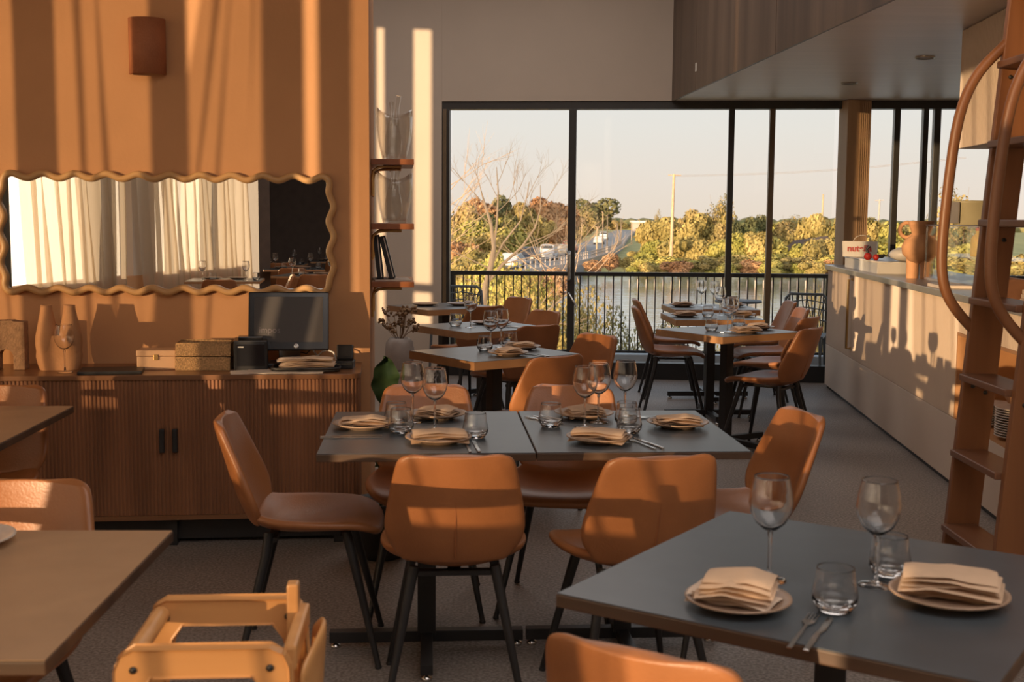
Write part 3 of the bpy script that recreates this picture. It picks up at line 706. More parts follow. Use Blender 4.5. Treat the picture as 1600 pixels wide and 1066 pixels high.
# slats along the front and round both corners
def slat_run(side):
    m = MB(); pitch = .0168
    hw = SBW-.012; dp = SBD-.014; rc = .05
    L1 = hw-rc; tot = L1+PI*rc/2+(dp-rc)
    n = int(tot/pitch)
    for i in range(n):
        s_ = (i+.5)*pitch
        if side*0+s_ < .008: continue
        if s_ < L1: x, y, a = s_, -dp, -PI/2
        elif s_ < L1+PI*rc/2:
            q = (s_-L1)/rc; x, y, a = L1+rc*math.sin(q), -dp+rc-rc*math.cos(q), -PI/2+q
        else: x, y, a = hw, -dp+rc+(s_-L1-PI*rc/2), 0
        T = Tm((side*x, y, 0), a if side > 0 else PI-a)
        r_ = .0066; pr = [(-.001, -r_), (.004, -r_*.85), (.0065, -r_*.35), (.0065, r_*.35), (.004, r_*.85), (-.001, r_)]
        m.prism(pr, SBB+.021, SBT-.0235, T)
    return m
for side, nm in ((-1, 'left'), (1, 'right')):
    dr = MB().box(min(side*.003, side*.77), max(side*.003, side*.77), -SBD+.0125, -SBD+.0135, SBB+.021, SBT-.0235).build('door', 'walnut', sb)
    slat_run(side).build('slats', 'walnut', dr, kind='stuff')
    MB().box(side*.028-.011, side*.028+.011, -SBD-.020, -SBD+.002, .43, .535).build('handle', 'black', dr, .004)
# things on the sideboard
SZ = SBT+.0005
def onsb(x, d):      # x along wall relative to sideboard centre, d = distance in front of the wall
    p = WP(-.048+x, d); return (p.x, p.y, SZ)
# arch sculpture
ar = MB(); pts = [(-.075, 0), (-.040, 0), (-.040, .06)]+[(-.008-.032*math.cos(a), .06+.032*math.sin(a)) for a in [PI*k/10 for k in range(1, 10)]]+[(.024, .06), (.024, 0), (.075, 0), (.075, .215), (.03, .218), (.02, .222), (-.075, .22)]
ar.prism([(x, z) for x, z in pts], -.035, .035, Matrix.Rotation(PI/2, 4, 'X'))
ar.build('arch_sculpture', 'clay_rough', None, .004, loc=onsb(-.73, .20), rz=WANG, label='rough brown clay block sculpture with an arched opening at the left end of the sideboard', cat='sculpture')
# twin neck vase
vz = thing('twin_neck_vase', 'brown clay vase with two necks like legs behind a wine glass', 'vase', onsb(-.51, .22), WANG)
def vase_surf():
    m = MB(); n = 28; prof = []
    zs = [0, .02, .06, .10, .14, .155]
    for z in zs:
        w_ = .085+.016*math.sin(min(1, z/.13)*PI)*1.0; prof.append((w_, .052+.008*math.sin(z/.16*PI), z))
    vs_ = []
    for (a, b, z) in prof:
        for k in range(n):
            t = 2*PI*k/n; c_ = math.cos(t); s_ = math.sin(t)
            pinch = 1-.30*(1-abs(c_))**3
            vs_.append((a*math.copysign(abs(c_)**.8, c_), b*s_*pinch, z))
    fs = [(i*n+k, i*n+(k+1) % n, (i+1)*n+(k+1) % n, (i+1)*n+k) for i in range(len(prof)-1) for k in range(n)]
    m.add(vs_, fs, True); m.add(vs_, [tuple(range(n-1, -1, -1)), tuple((len(prof)-1)*n+k for k in range(n))]); return m
vase_surf().build('body', 'clay', vz)
for s_ in (-1, 1):
    MB().lathe([(.05, .07), (.055, .11), (.054, .15), (.045, .19), (.034, .24), (.027, .275), (.0265, .29), (.022, .29), (.022, .25)], 20, Tm((s_*.048, 0, 0)) @ Matrix.Shear('XZ', 4, (s_*.02, 0)) if False else Tm((s_*.05, 0, 0)), sx=.92).build('neck', 'clay', vz)
wine.at(onsb(-.46, .33), 0, 'wine glass on the sideboard in front of the twin-necked vase', 'wine glasses')
MB().box(-.135, .135, -.09, .09, 0, .014).build('menu_folder', 'black', None, .003, loc=onsb(-.26, .33), rz=WANG+R(6), label='closed black folder lying on the sideboard right of the wine glass', cat='folder')
bx = thing('wooden_box', 'small pale wooden box with a brass clasp on the sideboard', 'box', onsb(-.08, .20), WANG)
MB().box(-.085, .085, -.06, .06, 0, .060).build('body', 'box_wood', bx, .003); MB().box(-.087, .087, -.062, .062, .0615, .088).build('lid', 'box_wood', bx, .004)
MB().box(-.010, .010, -.067, -.0625, .045, .070).build('clasp', 'brass', bx, .001)
def basket(z, label, k):
    t = thing('woven_basket', label, 'basket', (onsb(.13, .21)[0], onsb(.13, .21)[1], SZ+z), WANG+R(-1+2*k))
    hw, hd, h, th = .12, .085, .056, .008
    m = MB(); m.box(-hw, hw, -hd, -hd+th, 0, h); m.box(-hw, hw, hd-th, hd, 0, h); m.box(-hw, -hw+th, -hd+th, hd-th, 0, h); m.box(hw-th, hw, -hd+th, hd-th, 0, h)
    m.build('sides', 'rattan', t, .002)
    MB().box(-hw+th, hw-th, -hd+th, hd-th, .0, .005).build('bottom', 'rattan', t)
    MB().tube([(-hw+.004, -hd+.004, h), (hw-.004, -hd+.004, h), (hw-.004, hd-.004, h), (-hw+.004, hd-.004, h)], .0055, 6, True).build('rim', 'rattan', t)
basket(0, 'rectangular woven rattan basket, lower of two stacked on the sideboard', 0); basket(.064, 'rectangular woven rattan basket, upper of two stacked on the sideboard', 1)
pr_ = thing('receipt_printer', 'black box-shaped receipt printer left of the screen', 'printer', onsb(.336, .22), WANG+R(4))
MB().box(-.075, .075, -.085, .085, 0, .135).build('body', 'black', pr_, .006); MB().box(-.062, .062, -.088, -.0855, .02, .12).build('front_cover', 'screen', pr_, .001); MB().box(-.055, .055, -.05, .02, .1355, .150).build('paper_lid', 'screen', pr_, .004)
MB().box(-.055, -.03, -.0895, -.0882, .105, .109).build('white_mark', 'white_plastic', pr_)
MB().box(-.13, .13, -.065, .065, 0, .002).build('paper_sheet', 'paper', loc=onsb(.39, .36), rz=WANG+R(8), label='loose sheet of pale paper under the tray on the sideboard', cat='paper')
MB().box(-.17, .17, -.07, .07, .0022, .0042).build('paper_sheet', 'paper', loc=onsb(.50, .37), rz=WANG-R(2), label='wide sheet of paper along the sideboard edge', cat='paper')
tr = thing('serving_tray', 'round-cornered black tray holding a pile of napkins on the sideboard', 'tray', (onsb(.59, .31)[0], onsb(.59, .31)[1], SZ+.0045), WANG)
MB().prism([(x*.155/.155, y) for x, y in [(-.15, -.06), (-.13, -.08), (.13, -.08), (.15, -.06), (.15, .06), (.13, .08), (-.13, .08), (-.15, .06)]], 0, .005).build('base', 'black', tr)
MB().tube([(-.15, -.06, .012), (-.13, -.08, .012), (.13, -.08, .012), (.15, -.06, .012), (.15, .06, .012), (.13, .08, .012), (-.13, .08, .012), (-.15, .06, .012)], .006, 6, True).build('rim', 'black', tr)
BIGN = [fold_mesh(20+i, .25, .13, 2).mesh('cloth_napkin', 'napkin_pale') for i in range(3)]
for i, nm in enumerate(('bottom', 'middle', 'top')):
    p = onsb(.59+(-.004, .006, -.002)[i], .31); put('cloth_napkin', BIGN[i], None, (p[0], p[1], SZ+.010+i*.018), WANG+R((1, -2, 2)[i]), None, 'folded cream cloth on the black tray, %s of the pile' % nm, 'napkin', 'folded cloths on the tray')
mo = thing('touch_screen', 'black touch screen till on a stand at the right of the sideboard', 'monitor', onsb(.505, .17), WANG)
Tt = Tm((0, -.02, .212), 0, 0, R(-14))
MB().box(-.182, .182, -.012, .012, -.135, .135, Tt).build('housing', 'screen', mo, .006)
MB().box(-.155, .155, -.0135, -.0122, -.098, .112, Tt).build('screen', 'screen_face', mo)
MB().lathe([(.011, 0), (.009, .001), (.006, .001), (.0055, 0)], 16, Tt @ Tm((.035, -.0125, -.116), 0, 0, PI/2)).build('home_button', 'chrome', mo)
MB().box(-.05, .05, -.02, .02, .02, .17, Tm((0, .03, 0), 0, 0, R(8))).build('stand', 'chrome', mo, .004)
MB().box(-.10, .10, -.07, .07, 0, .02, Tm((0, .03, 0))).build('stand_base', 'black', mo, .006)
tx = bpy.data.curves.new('logo_text', 'FONT'); tx.body = 'impos'; tx.size = .040; tx.extrude = .0003; tx.align_x = 'CENTER'
to = bpy.data.objects.new('tmp_text', tx); C.objects.link(to); dg = bpy.context.evaluated_depsgraph_get(); dg.update(); tme = bpy.data.meshes.new_from_object(to.evaluated_get(dg)); bpy.data.objects.remove(to)
M['logo'] = mat('grey_logo_print', (.12, .10, .10), .5, var=.02); tme.materials.clear(); tme.materials.append(M['logo'])
tme.transform(Tt @ Tm((-.085, -.0140, -.055), 0, 0, PI/2)); put('logo', tme, mo)
def cable(pts, r_, material, label, rzr=WANG):
    p = onsb(-.06, 0); o = MB().tube(pts, r_, 7).build('cable', material, label=label, cat='cable'); o.location = p; o.rotation_euler = (0, 0, rzr); return o
cable([(.66, -.10, .10), (.672, -.12, .07), (.69, -.13, .045), (.71, -.12, .062), (.735, -.12, .072), (.765, -.125, .06), (.778, -.13, .02), (.775, -.14, .005)], .004, 'white_plastic', 'white cable arching up behind the napkin pile')
cable([(.53, -.10, .12), (.54, -.115, .07), (.55, -.12, .02), (.57, -.13, .005)], .004, 'white_plastic', 'white cable hanging straight below the screen')
cable([(.56, -.09, .10), (.60, -.13, .066), (.64, -.13, .055), (.67, -.12, .085)], .003, 'black', 'thin black cable looping below the screen')
ct = thing('card_terminal', 'small black card terminal at the right end of the sideboard', 'card reader', onsb(.76, .22), WANG+R(-6))
MB().box(-.042, .042, -.05, .05, 0, .035).build('base', 'black', ct, .004); MB().box(-.038, .038, -.02, .03, .036, .105, Tm((0, 0, 0), 0, 0, R(-12))).build('reader', 'screen', ct, .006)

# ================================================================ shelves at the partition end
SHD = Vector((-.0976, .995)).normalized(); 
def shelf_pt(t, off): p = Vector((-.69, 5.93))+SHD*t; nrm = Vector((SHD.y, -SHD.x)); return p+nrm*off
SANG = math.atan2(SHD.y, SHD.x)-PI/2
for z, nm in ((1.715, 'top'), (1.402, 'middle'), (1.118, 'bottom')):
    p = shelf_pt(.02, 0); t = thing('wall_shelf', 'reddish wood shelf on curved brackets, %s of three beside the windows' % nm, 'shelf', (p.x, p.y, z), SANG, 'wooden wall shelves')
    MB().box(.002, .21, 0, .50, 0, .028).build('board', 'shelf_wood', t, .002)
    for y in (.05, .42):
        m = MB(); m.tube([(.006, y, -.15), (.006, y, -.06), (.012, y, -.030), (.035, y, -.012), (.07, y, -.008), (.15, y, -.008)], .007, 8); m.build('bracket', 'brass', t)
def bucket(z, label):
    p = shelf_pt(.20, .115); t = thing('ice_bucket', label, 'ice bucket', (p.x, p.y, z), SANG)
    m = MB(); n = 28; rows = []
    for i in range(9):
        q = i/8; zz = .002+.215*q; rx = .058+.032*math.sin(min(1, q*1.15)*PI/2); ry = .05+.02*q
        rows.append((rx, ry, zz))
    vs_ = []
    for rr in (1, .93):
        for j, (rx, ry, zz) in enumerate(rows if rr == 1 else rows[::-1]):
            for k in range(n):
                a = 2*PI*k/n; lift = .035*(math.cos(2*a)*.5+.5)*(zz/.217)**3*(1.0 if math.cos(a) > 0 else 1.25)
                vs_.append((rx*rr*math.cos(a), ry*rr*math.sin(a), max(zz, .012 if rr < 1 else 0)+lift))
    R_ = len(rows)*2
    fs = [(i*n+k, i*n+(k+1) % n, (i+1)*n+(k+1) % n, (i+1)*n+k) for i in range(R_-1) for k in range(n)]
    fs += [tuple(range(n-1, -1, -1)), tuple((R_-1)*n+k for k in range(n))]
    m.add(vs_, fs, True); m.build('vessel', 'acrylic', t)
    MB().lathe([(.0, .003), (.028, .003), (.045, .03), (.047, .09), (.03, .16), (.008, .20), (.0, .205)], 18, Tm((-.005, -.03, .01)), sx=.9, sy=.4).build('centre_bulge', 'acrylic', t)
    return t
bucket(1.7435, 'clear acrylic ice bucket with two upright prongs on the top shelf')
for x, lz in ((-.012, .285), (.022, .31)):
    pass
bucket(1.4305, 'clear acrylic ice bucket on the middle shelf')
for o in [o for o in C.objects if o.name.startswith('ice_bucket')]:
    for s_, hz in ((-1, .285), (1, .315)):
        MB().tube([(s_*.016-.004, -.04, .17), (s_*.013-.002, -.035, .21), (s_*.012+.002, -.03, .25), (s_*.018+.004, -.028, hz if o.location.z > 1.6 else .262)], [.013, .010, .010, .012], 8).build('handle', 'acrylic', o)
for i, (x, tilt) in enumerate(((.045, R(-6)), (.105, R(-14)))):
    p = shelf_pt(.22, x)
    o = MB().box(-.016, .016, -.09, .09, 0, .215, Tm((0, 0, .004), 0, tilt)).build('book', 'black', None, .002, loc=(p.x, p.y, 1.1525), rz=SANG, label='black leaning book on the bottom shelf, %s one' % ('left' if i == 0 else 'right'), cat='book', group='black books on the bottom shelf')
    MB().box(.004, .009, -.0912, -.0905, .006, .209, Tm((0, 0, .004), 0, tilt)).build('pages', 'paper', o)
p = shelf_pt(.2, .10); MB().box(-.09, .09, -.12, .12, 0, .0055).build('paper_pad', 'paper', None, .001, loc=(p.x+.0, p.y, 1.1465), rz=SANG+R(4), label='pale pad lying flat under the books on the bottom shelf', cat='paper')
def ORD(n): return '%d%s' % (n, 'th' if 10 < n % 100 < 14 else {1: 'st', 2: 'nd', 3: 'rd'}.get(n % 10, 'th'))

# ================================================================ bar counter
CB = Vector((2.74, 10.57)); CANG = -math.atan(.079)     # local +y runs to the far end, local x into the bar
def cloc(x, y, z=0):     # local to world
    c, s_ = math.cos(CANG), math.sin(CANG); return (CB.x+x*c-y*s_, CB.y+x*s_+y*c, z)
bar = thing('bar_counter', 'long pale fluted bar counter with a steel top and a plate niche', 'counter', cloc(0, 0), CANG)
CT, SEAM, NZ0, NZ1, NY0, NY1 = 1.072, .385, .385, .86, -5.55, -3.97
def bx_(x0, x1, y0, y1, z0, z1, nm, m_, b=0, par=None): return MB().box(x0, x1, y0, y1, z0, z1).build(nm, m_, par or bar, b)
bx_(-.02, .72, -8.2, .045, CT-.040, CT, 'bench_top', 'steel_top', .003)
bx_(.06, .66, NY1+.02, 0, 0, CT-.041, 'carcass', 'panel'); bx_(.06, .66, -8.15, NY0-.02, 0, CT-.041, 'carcass', 'panel')
bx_(.40, .66, NY0-.019, NY1+.019, 0, CT-.041, 'carcass', 'panel')
bx_(.002, .0595, -8.15, 0, .03, SEAM-.003, 'lower_panel', 'panel', .002)
bx_(.02, .0595, -8.15, -.01, 0, .03, 'plinth', 'black')
for y0, y1 in ((-1.15, 0), (NY1+.003, -1.156), (-8.15, NY0-.003)):
    pn = bx_(.012, .0595, y0, y1, SEAM+.002, CT-.042, 'fluted_panel', 'flute')
    if y0 != -1.15 or 1:
        m = MB(); n = int((y1-y0)/.021)
        for i in range(n):
            y = y0+(i+.5)*(y1-y0)/n; m.prism([(.0125, y-.0085), (.0125, y+.0085), (.004, y+.0055), (.001, y), (.004, y-.0055)][::-1], SEAM+.003, CT-.043)
        m.build('flutes', 'flute', pn, kind='stuff')
pn = bx_(.012, .0595, NY0, NY1, NZ1, CT-.042, 'fluted_panel', 'flute'); m = MB(); n = int((NY1-NY0)/.021)
for i in range(n):
    y = NY0+(i+.5)*(NY1-NY0)/n; m.prism([(.0125, y-.0085), (.0125, y+.0085), (.004, y+.0055), (.001, y), (.004, y-.0055)][::-1], NZ1+.001, CT-.043)
m.build('flutes', 'flute', pn, kind='stuff')
nb = bx_(.39, .399, NY0, NY1, NZ0, NZ1, 'niche_back', 'niche')
bx_(.004, .389, NY0, NY1, NZ0-.02, NZ0, 'niche_floor', 'niche'); bx_(.004, .389, NY0, NY1, NZ1-.018, NZ1-.001, 'niche_top', 'niche')
bx_(.004, .389, NY0, NY0+.018, NZ0, NZ1-.019, 'niche_side', 'niche'); bx_(.004, .389, NY1-.018, NY1, NZ0, NZ1-.019, 'niche_side', 'niche')
hh = MB(); hh.tube([(-.0, -1.10, 1.0), (-.035, -1.10, 1.0), (-.035, -1.10, .46), (0, -1.10, .46)], .010, 8); hh.build('door_handle', 'brass', bar)
# plates and bowl in the niche
for st, (x, y, n, sc, nm) in enumerate(((.14, -4.62, 12, 1.05, 'nearer'), (.15, -4.20, 9, .95, 'farther'))):
    for k in range(n):
        o = plate(*cloc(x, y)[:2], NZ0+.001+k*.0125, 'plate in the %s stack inside the counter niche, %s from the bottom' % (nm, ORD(k+1)), True, sc, 'plates stacked in the niche, %s stack' % nm)
rb = MB(); n = 40; prof = [(.03, 0), (.075, .02), (.092, .05), (.085, .085), (.06, .10), (.05, .098), (.07, .08), (.078, .05), (.06, .02), (.0, .012)]; vs_ = []
for r_, z in prof:
    for k in range(n): q = r_*(1+(.03 if k % 2 else -.03)); a = 2*PI*k/n; vs_.append((q*math.cos(a), q*math.sin(a), z))
rb.add(vs_, [(i*n+k, i*n+(k+1) % n, (i+1)*n+(k+1) % n, (i+1)*n+k) for i in range(len(prof)-1) for k in range(n)], True)
rb.build('ribbed_bowl', 'clay', loc=cloc(.16, -4.62, NZ0+.001+12*.0125+.012), label='ribbed clay bowl on top of the plates in the counter niche', cat='bowl')
# hanging cupboard with fluted front
hc = thing('wall_cupboard', 'pale fluted cupboard hanging under the soffit above the bar', 'cupboard', cloc(0, 0), CANG)
HZ0, HZ1, HY1 = 1.86, 2.498, -3.80
MB().box(.03, .38, -8.1, HY1, HZ0, HZ1).build('carcass', 'oak_pale', hc, .002)
MB().box(.012, .38, HY1+.0005, HY1+.02, HZ0-.002, HZ1).build('end_panel', 'column_wood', hc, .002)
for y0, y1 in ((-4.9, HY1-.003), (-6.0, -4.905), (-8.1, -6.005)):
    dr = MB().box(.014, .0295, y0, y1, HZ0-.002, HZ1-.004).build('door', 'flute', hc); m = MB(); n = int((y1-y0)/.024)
    for i in range(n):
        y = y0+(i+.5)*(y1-y0)/n; m.prism([(.0145, y-.010), (.0145, y+.010), (.006, y+.0065), (.003, y), (.006, y-.0065)][::-1], HZ0-.001, HZ1-.005)
    m.build('flutes', 'flute', dr, kind='stuff')
MB().tube([(-.045, -8.1, 2.33), (-.045, -5.35, 2.33)], .012, 8).build('ladder_rail', 'black', hc)
for y in (-5.5, -6.8, -7.8): MB().tube([(.012, y, 2.33), (-.045, y, 2.33)], .008, 6).build('rail_bracket', 'black', hc)
# things on the bar
CZ = CT+.0005
tray = thing('long_tray', 'long translucent white tray at the far end of the bar', 'tray', cloc(.20, -1.10, CZ), CANG)
m = MB(); TW, TL, TH = .15, .62, .085
for a in ((-TW, TW, -TL, -TL+.008, 0, TH), (-TW, TW, TL-.008, TL, 0, TH), (-TW, -TW+.008, -TL+.008, TL-.008, 0, TH), (TW-.008, TW, -TL+.008, TL-.008, 0, TH), (-TW+.008, TW-.008, -TL+.008, TL-.008, 0, .008)): m.box(*a)
m.build('walls', 'white_plastic', tray, .002)
MB().tube([(-TW, -TL, TH), (TW, -TL, TH), (TW, TL, TH), (-TW, TL, TH)], .007, 6, True).build('rim', 'white_plastic', tray)
MB().box(-TW-.001, TW, -TL, TL, TH+.001, TH+.005).build('lid', 'steel_top', tray)
bag = thing('gift_bag', 'clear plastic bag with red lettering on the long tray', 'bag', cloc(.14, -.62, CZ+TH+.0055), R(-20))
MB().add([(x*q, y*q2, z) for z, q, q2 in ((0, 1, 1), (.125, 1.06, .8)) for x, y in ((-.13, -.05), (.13, -.05), (.13, .05), (-.13, .05))], [(0, 1, 5, 4), (1, 2, 6, 5), (2, 3, 7, 6), (3, 0, 4, 7), (0, 3, 2, 1)]).build('bag_body', 'white_plastic', bag)
MB().tube([(.0+.07*math.cos(a)+.02, -.035, .12+.055*math.sin(a)) for a in [PI*k/10 for k in range(11)]], .003, 6).build('bag_handle', 'white_plastic', bag)
def textmesh(body, size, material, T, ext=.0006):
    c_ = bpy.data.curves.new('t', 'FONT'); c_.body = body; c_.size = size; c_.extrude = ext; c_.offset = size*.03; c_.align_x = 'CENTER'
    o_ = bpy.data.objects.new('tt', c_); C.objects.link(o_); dg_ = bpy.context.evaluated_depsgraph_get(); dg_.update(); me = bpy.data.meshes.new_from_object(o_.evaluated_get(dg_)); bpy.data.objects.remove(o_)
    me.materials.clear(); me.materials.append(M[material]); me.transform(T); return me
put('red_lettering', textmesh('nutella', .072, 'red', Tm((0, -.0525, .045), 0, 0, PI/2)), bag)
tom = thing('berry_cluster', 'shiny red and black trinket beside the clear bag on the tray', 'ornament', cloc(.04, -1.42, CZ+TH+.0055), 0)
MB().ico((0, 0, .028), .030, 2).ico((.055, -.02, .022), .024, 2).build('red_balls', 'red', tom)
MB().tube([(0, 0, .055), (-.01, 0, .08), (.01, .0, .105)], [.012, .008, .013], 8).tube([(.06, -.02, .03), (.10, -.02, .025), (.12, -.02, .04)], .012, 8).build('stalk', 'black', tom)
MB().ico((0, 0, .05), (.13, .10, .055), 2).build('crumpled_bag', 'white_plastic', loc=cloc(.28, -1.60, CZ+TH+.0055), label='crumpled pale plastic bag at the right end of the long tray', cat='bag')
va = thing('clay_vase', 'round orange clay vase on two stout legs with a ring handle', 'vase', cloc(.19, -2.35, CZ), CANG)
MB().lathe([(.02, .10), (.07, .118), (.115, .165), (.122, .215), (.10, .262), (.062, .288), (.058, .30), (.078, .355), (.086, .385), (.080, .387), (.068, .35), (.048, .30), (.0, .29)], 32).build('body', 'clay', va)
for x, y in ((-.035, .045), (.035, -.045)):
    MB().lathe([(.040, 0), (.041, .08), (.045, .14)], 20, Tm((x, y, 0))).build('leg', 'clay', va)
MB().tube([(-.045+.05*math.cos(a)-.03, .06, .325+.05*math.sin(a)) for a in [2*PI*k/20 for k in range(20)]], .014, 8, True).build('ring_handle', 'clay', va)
# glass display case
dc = thing('display_case', 'glass display case with a shelf on the bar behind the clay vase', 'display case', cloc(.36, -3.2, CZ), CANG)
DW, DL, DH = .17, .72, .36
MB().box(-DW, DW, -DL, DL, 0, .018).build('base', 'steel_top', dc, .002)
MB().box(-DW, DW, -DL, DL, DH-.007, DH).build('top_pane', 'pane', dc)
for a in ((-DW, -DW+.005, -DL+.006, DL-.006), (-DW, DW, DL-.005, DL), (-DW, DW, -DL, -DL+.005)): MB().box(*a, .019, DH-.008).build('side_pane', 'pane', dc)
MB().box(-DW+.008, DW-.006, -DL+.01, DL-.01, .17, .176).build('glass_shelf', 'pane', dc)
for x in (-DW+.005, DW-.005):
    for y in (-DL+.005, DL-.005): MB().box(x-.006, x+.006, y-.006, y+.006, .018, DH-.008).build('corner_post', 'chrome', dc)
MB().tube([(-DW, -DL, DH), (DW, -DL, DH), (DW, DL, DH), (-DW, DL, DH)], .004, 6, True).build('edge_trim', 'steel_top', dc)
tin = thing('enamel_tin', 'khaki bread tin with a rolled rim on the display case', 'tin', cloc(.36, -2.95, CZ+DH+.0045), CANG+R(20))
MB().lathe([(.11, 0), (.118, .01), (.12, .13), (.125, .135), (.125, .15), (.0, .152)], 28, sx=1.15, sy=.8).build('body', 'khaki', tin)
MB().box(-.150, -.139, -.05, .05, .01, .14).build('end_plate', 'steel_top', tin, .003)
def bottle(loc, h, r_, mb, mc, label, cat='bottle'):
    t = thing('bottle', label, cat, loc, 0)
    MB().lathe([(r_*.9, 0), (r_, .006), (r_, h*.58), (r_*.75, h*.68), (r_*.32, h*.76), (r_*.3, h*.86)], 20).build('body', mb, t)
    MB().lathe([(r_*.36, h*.86), (r_*.36, h*.92), (r_*.14, h)], 14).build('cap', mc, t); return t
bottle(cloc(.40, -3.02, CZ+.0185), .155, .036, 'clay_rough', 'black', 'short dark jar inside the display case at the left')
bottle(cloc(.30, -3.25, CZ+.177), .18, .040, 'yellow', 'red', 'yellow squeeze bottle with a red nozzle inside the display case')
bottle(cloc(.36, -3.62, CZ+DH+.001), .29, .032, 'olive', 'red', 'oil bottle with a red spout standing on the display case')
bottle(cloc(.42, -3.05, CZ+.177), .10, .05, 'clay', 'clay', 'small clay pot in the display case')
bottle(cloc(.12, -4.02, CZ+.0), .23, .028, 'clay', 'clay', 'slim clay bottle on the bar beside the ladder')
MB().box(-.07, .07, -.10, .10, 0, .05).build('clay_dish', 'red', None, .01, loc=cloc(.40, -4.15, CZ), rz=CANG, label='dark red square dish on the bar behind the ladder', cat='dish')
cb = thing('wooden_crate', 'dark timber crate on the bar top left of the ladder', 'crate', cloc(.12, -4.32, CZ), CANG)
for a in ((-.08, -.068, -.16, .16, 0, .10), (.068, .08, -.16, .16, 0, .10), (-.067, .067, -.16, -.148, 0, .10), (-.067, .067, .148, .16, 0, .10)): MB().box(*a).build('side_board', 'ladder_dark', cb, .002)
MB().box(-.067, .067, -.147, .147, .003, .012).build('bottom_board', 'ladder_dark', cb)
MB().box(-.10, .10, -.14, .14, 0, .018).build('menu_card', 'paper', None, .002, loc=cloc(.03+.08, -3.42, CZ), rz=CANG, label='pale green card lying in front of the display case', cat='card')
for i, (y, h, w_) in enumerate(((-4.95, .42, .11), (-5.20, .34, .13))):
    MB().box(-.012, .012, -w_, w_, 0, h, Tm((0, 0, 0), 0, R(8))).build('chopping_board', 'shelf_wood', None, .004, loc=cloc(.50, y, CZ), rz=CANG, label='%s reddish chopping board standing behind the ladder' % ('taller' if i == 0 else 'shorter'), cat='board')
for i in range(3):
    MB().box(-.15+.01*i, .15-.012*i, -.2, .2, 0, .022).build('serving_board', 'oak_pale', None, .003, loc=cloc(.22, -4.95, CZ+i*.0225), rz=CANG+R(2*i), label='pale serving board behind the ladder, %s of the pile' % ('bottom', 'middle', 'top')[i], cat='board', group='serving boards on the bar')

# ================================================================ library ladder
la = thing('library_ladder', 'brown wooden library ladder with deep treads and bent hoop handrails', 'ladder', (1.655, 4.60, 0), 0)
LEAN = math.atan(.075)
def lT(): return Matrix.Rotation(LEAN, 4, 'Y')
Wd = .47; RD = .125
for y, nm in ((0, 'far'), (-Wd, 'near')):
    rl = MB().box(.0, RD, y-.016, y+.016, .0, 2.62, lT()).build('side_rail', 'ladder', la, .004)
    for z in (.30, .88, 1.46, 2.04):
        MB().lathe([(.0, 0), (.008, .0), (.008, .004), (.0, .005)], 10, lT() @ Tm((.035, y-.0165, z-.035), 0, 0, PI/2)).lathe([(.0, 0), (.008, .0), (.008, .004), (.0, .005)], 10, lT() @ Tm((.085, y-.0165, z-.055), 0, 0, PI/2)).build('screw_cap', 'black', rl)
for k in range(8):
    z = .295+.291*k
    MB().box(-.022, RD-.01, -Wd+.0165, -.0165, z-.014, z+.012, Tm((math.tan(LEAN)*z, 0, 0))).build('tread', 'ladder_dark', la, .006, 3)
for y, nm in ((.0, 'far'), (-Wd, 'near')):
    pp = [(.03, 2.16), (-.02, 2.10), (-.09, 2.02), (-.135, 1.90), (-.150, 1.75), (-.150, 1.42), (-.140, 1.27), (-.11, 1.18), (-.05, 1.11), (.02, 1.05)]
    fine = []
    for i in range(len(pp)-1):
        for q in range(3): fine.append((pp[i][0]+(pp[i+1][0]-pp[i][0])*q/3, pp[i][1]+(pp[i+1][1]-pp[i][1])*q/3))
    fine.append(pp[-1])
    for _ in range(3): fine = [fine[0]]+[((fine[i-1][0]+2*fine[i][0]+fine[i+1][0])/4, (fine[i-1][1]+2*fine[i][1]+fine[i+1][1])/4) for i in range(1, len(fine)-1)]+[fine[-1]]
    MB().tube([lT() @ Vector((x+.008, y, z)) for x, z in fine], .020, 10, flat=(.8, 1.0)).build('handrail', 'ladder', la)
for y in (-.02, -Wd+.02): MB().tube([lT() @ Vector((RD-.02, y, 2.60)), Vector((.35, y, 2.58)), Vector((.40, y, 2.40)), ], .008, 6).build('rail_hook', 'black', la)

# ================================================================ corner plants by the window
lp = thing('potted_plant', 'plant with a large glossy dark leaf behind the middle table', 'plant', (-.56, 5.15, 0), 0)
MB().lathe([(.085, 0), (.11, .02), (.125, .24), (.13, .25), (.12, .25), (.11, .22), (.0, .215)], 24).build('pot', 'black', lp)
MB().tube([(0, 0, .2), (-.01, .01, .5), (.02, 0, .78)], [.008, .007, .005], 6).build('stem', 'leaf', lp)
def bigleaf(L, W, T):
    def fn(a, b):
        y = (a-.5)*2*W*math.sin(PI*min(1, b*.97+.02))**.7; return (y, .012*math.sin(b*18)*abs(a-.5)*2-.05*abs(a-.5)*b, L*b)
    def fn2(a, b): p = fn(1-a, b); return (p[0], p[1]-.002, p[2])
    return MB().grid(fn, 8, 14, True, T).grid(fn2, 8, 14, True, T)
bigleaf(.22, .062, Tm((.02, 0, .66), R(25), R(-4), R(6))).build('leaf', 'leaf', lp)
bigleaf(.16, .05, Tm((-.02, 0, .40), R(100), R(-38), R(0))).build('leaf', 'leaf', lp)
bigleaf(.15, .045, Tm((.0, .02, .36), R(200), R(-30), R(10))).build('leaf', 'leaf', lp)
fv = thing('flower_vase', 'ribbed grey vase with dried flowers beside the left-hand tables', 'vase', (-.72, 7.75, 0), 0)
MB().box(-.12, .12, -.12, .12, 0, .48).build('plinth', 'stone_vase', fv, .004)
m = MB(); n = 36; vs_ = []; prof = [(.06, .481), (.085, .50), (.09, .60), (.085, .66), (.062, .69), (.055, .69), (.06, .66), (.0, .60)]
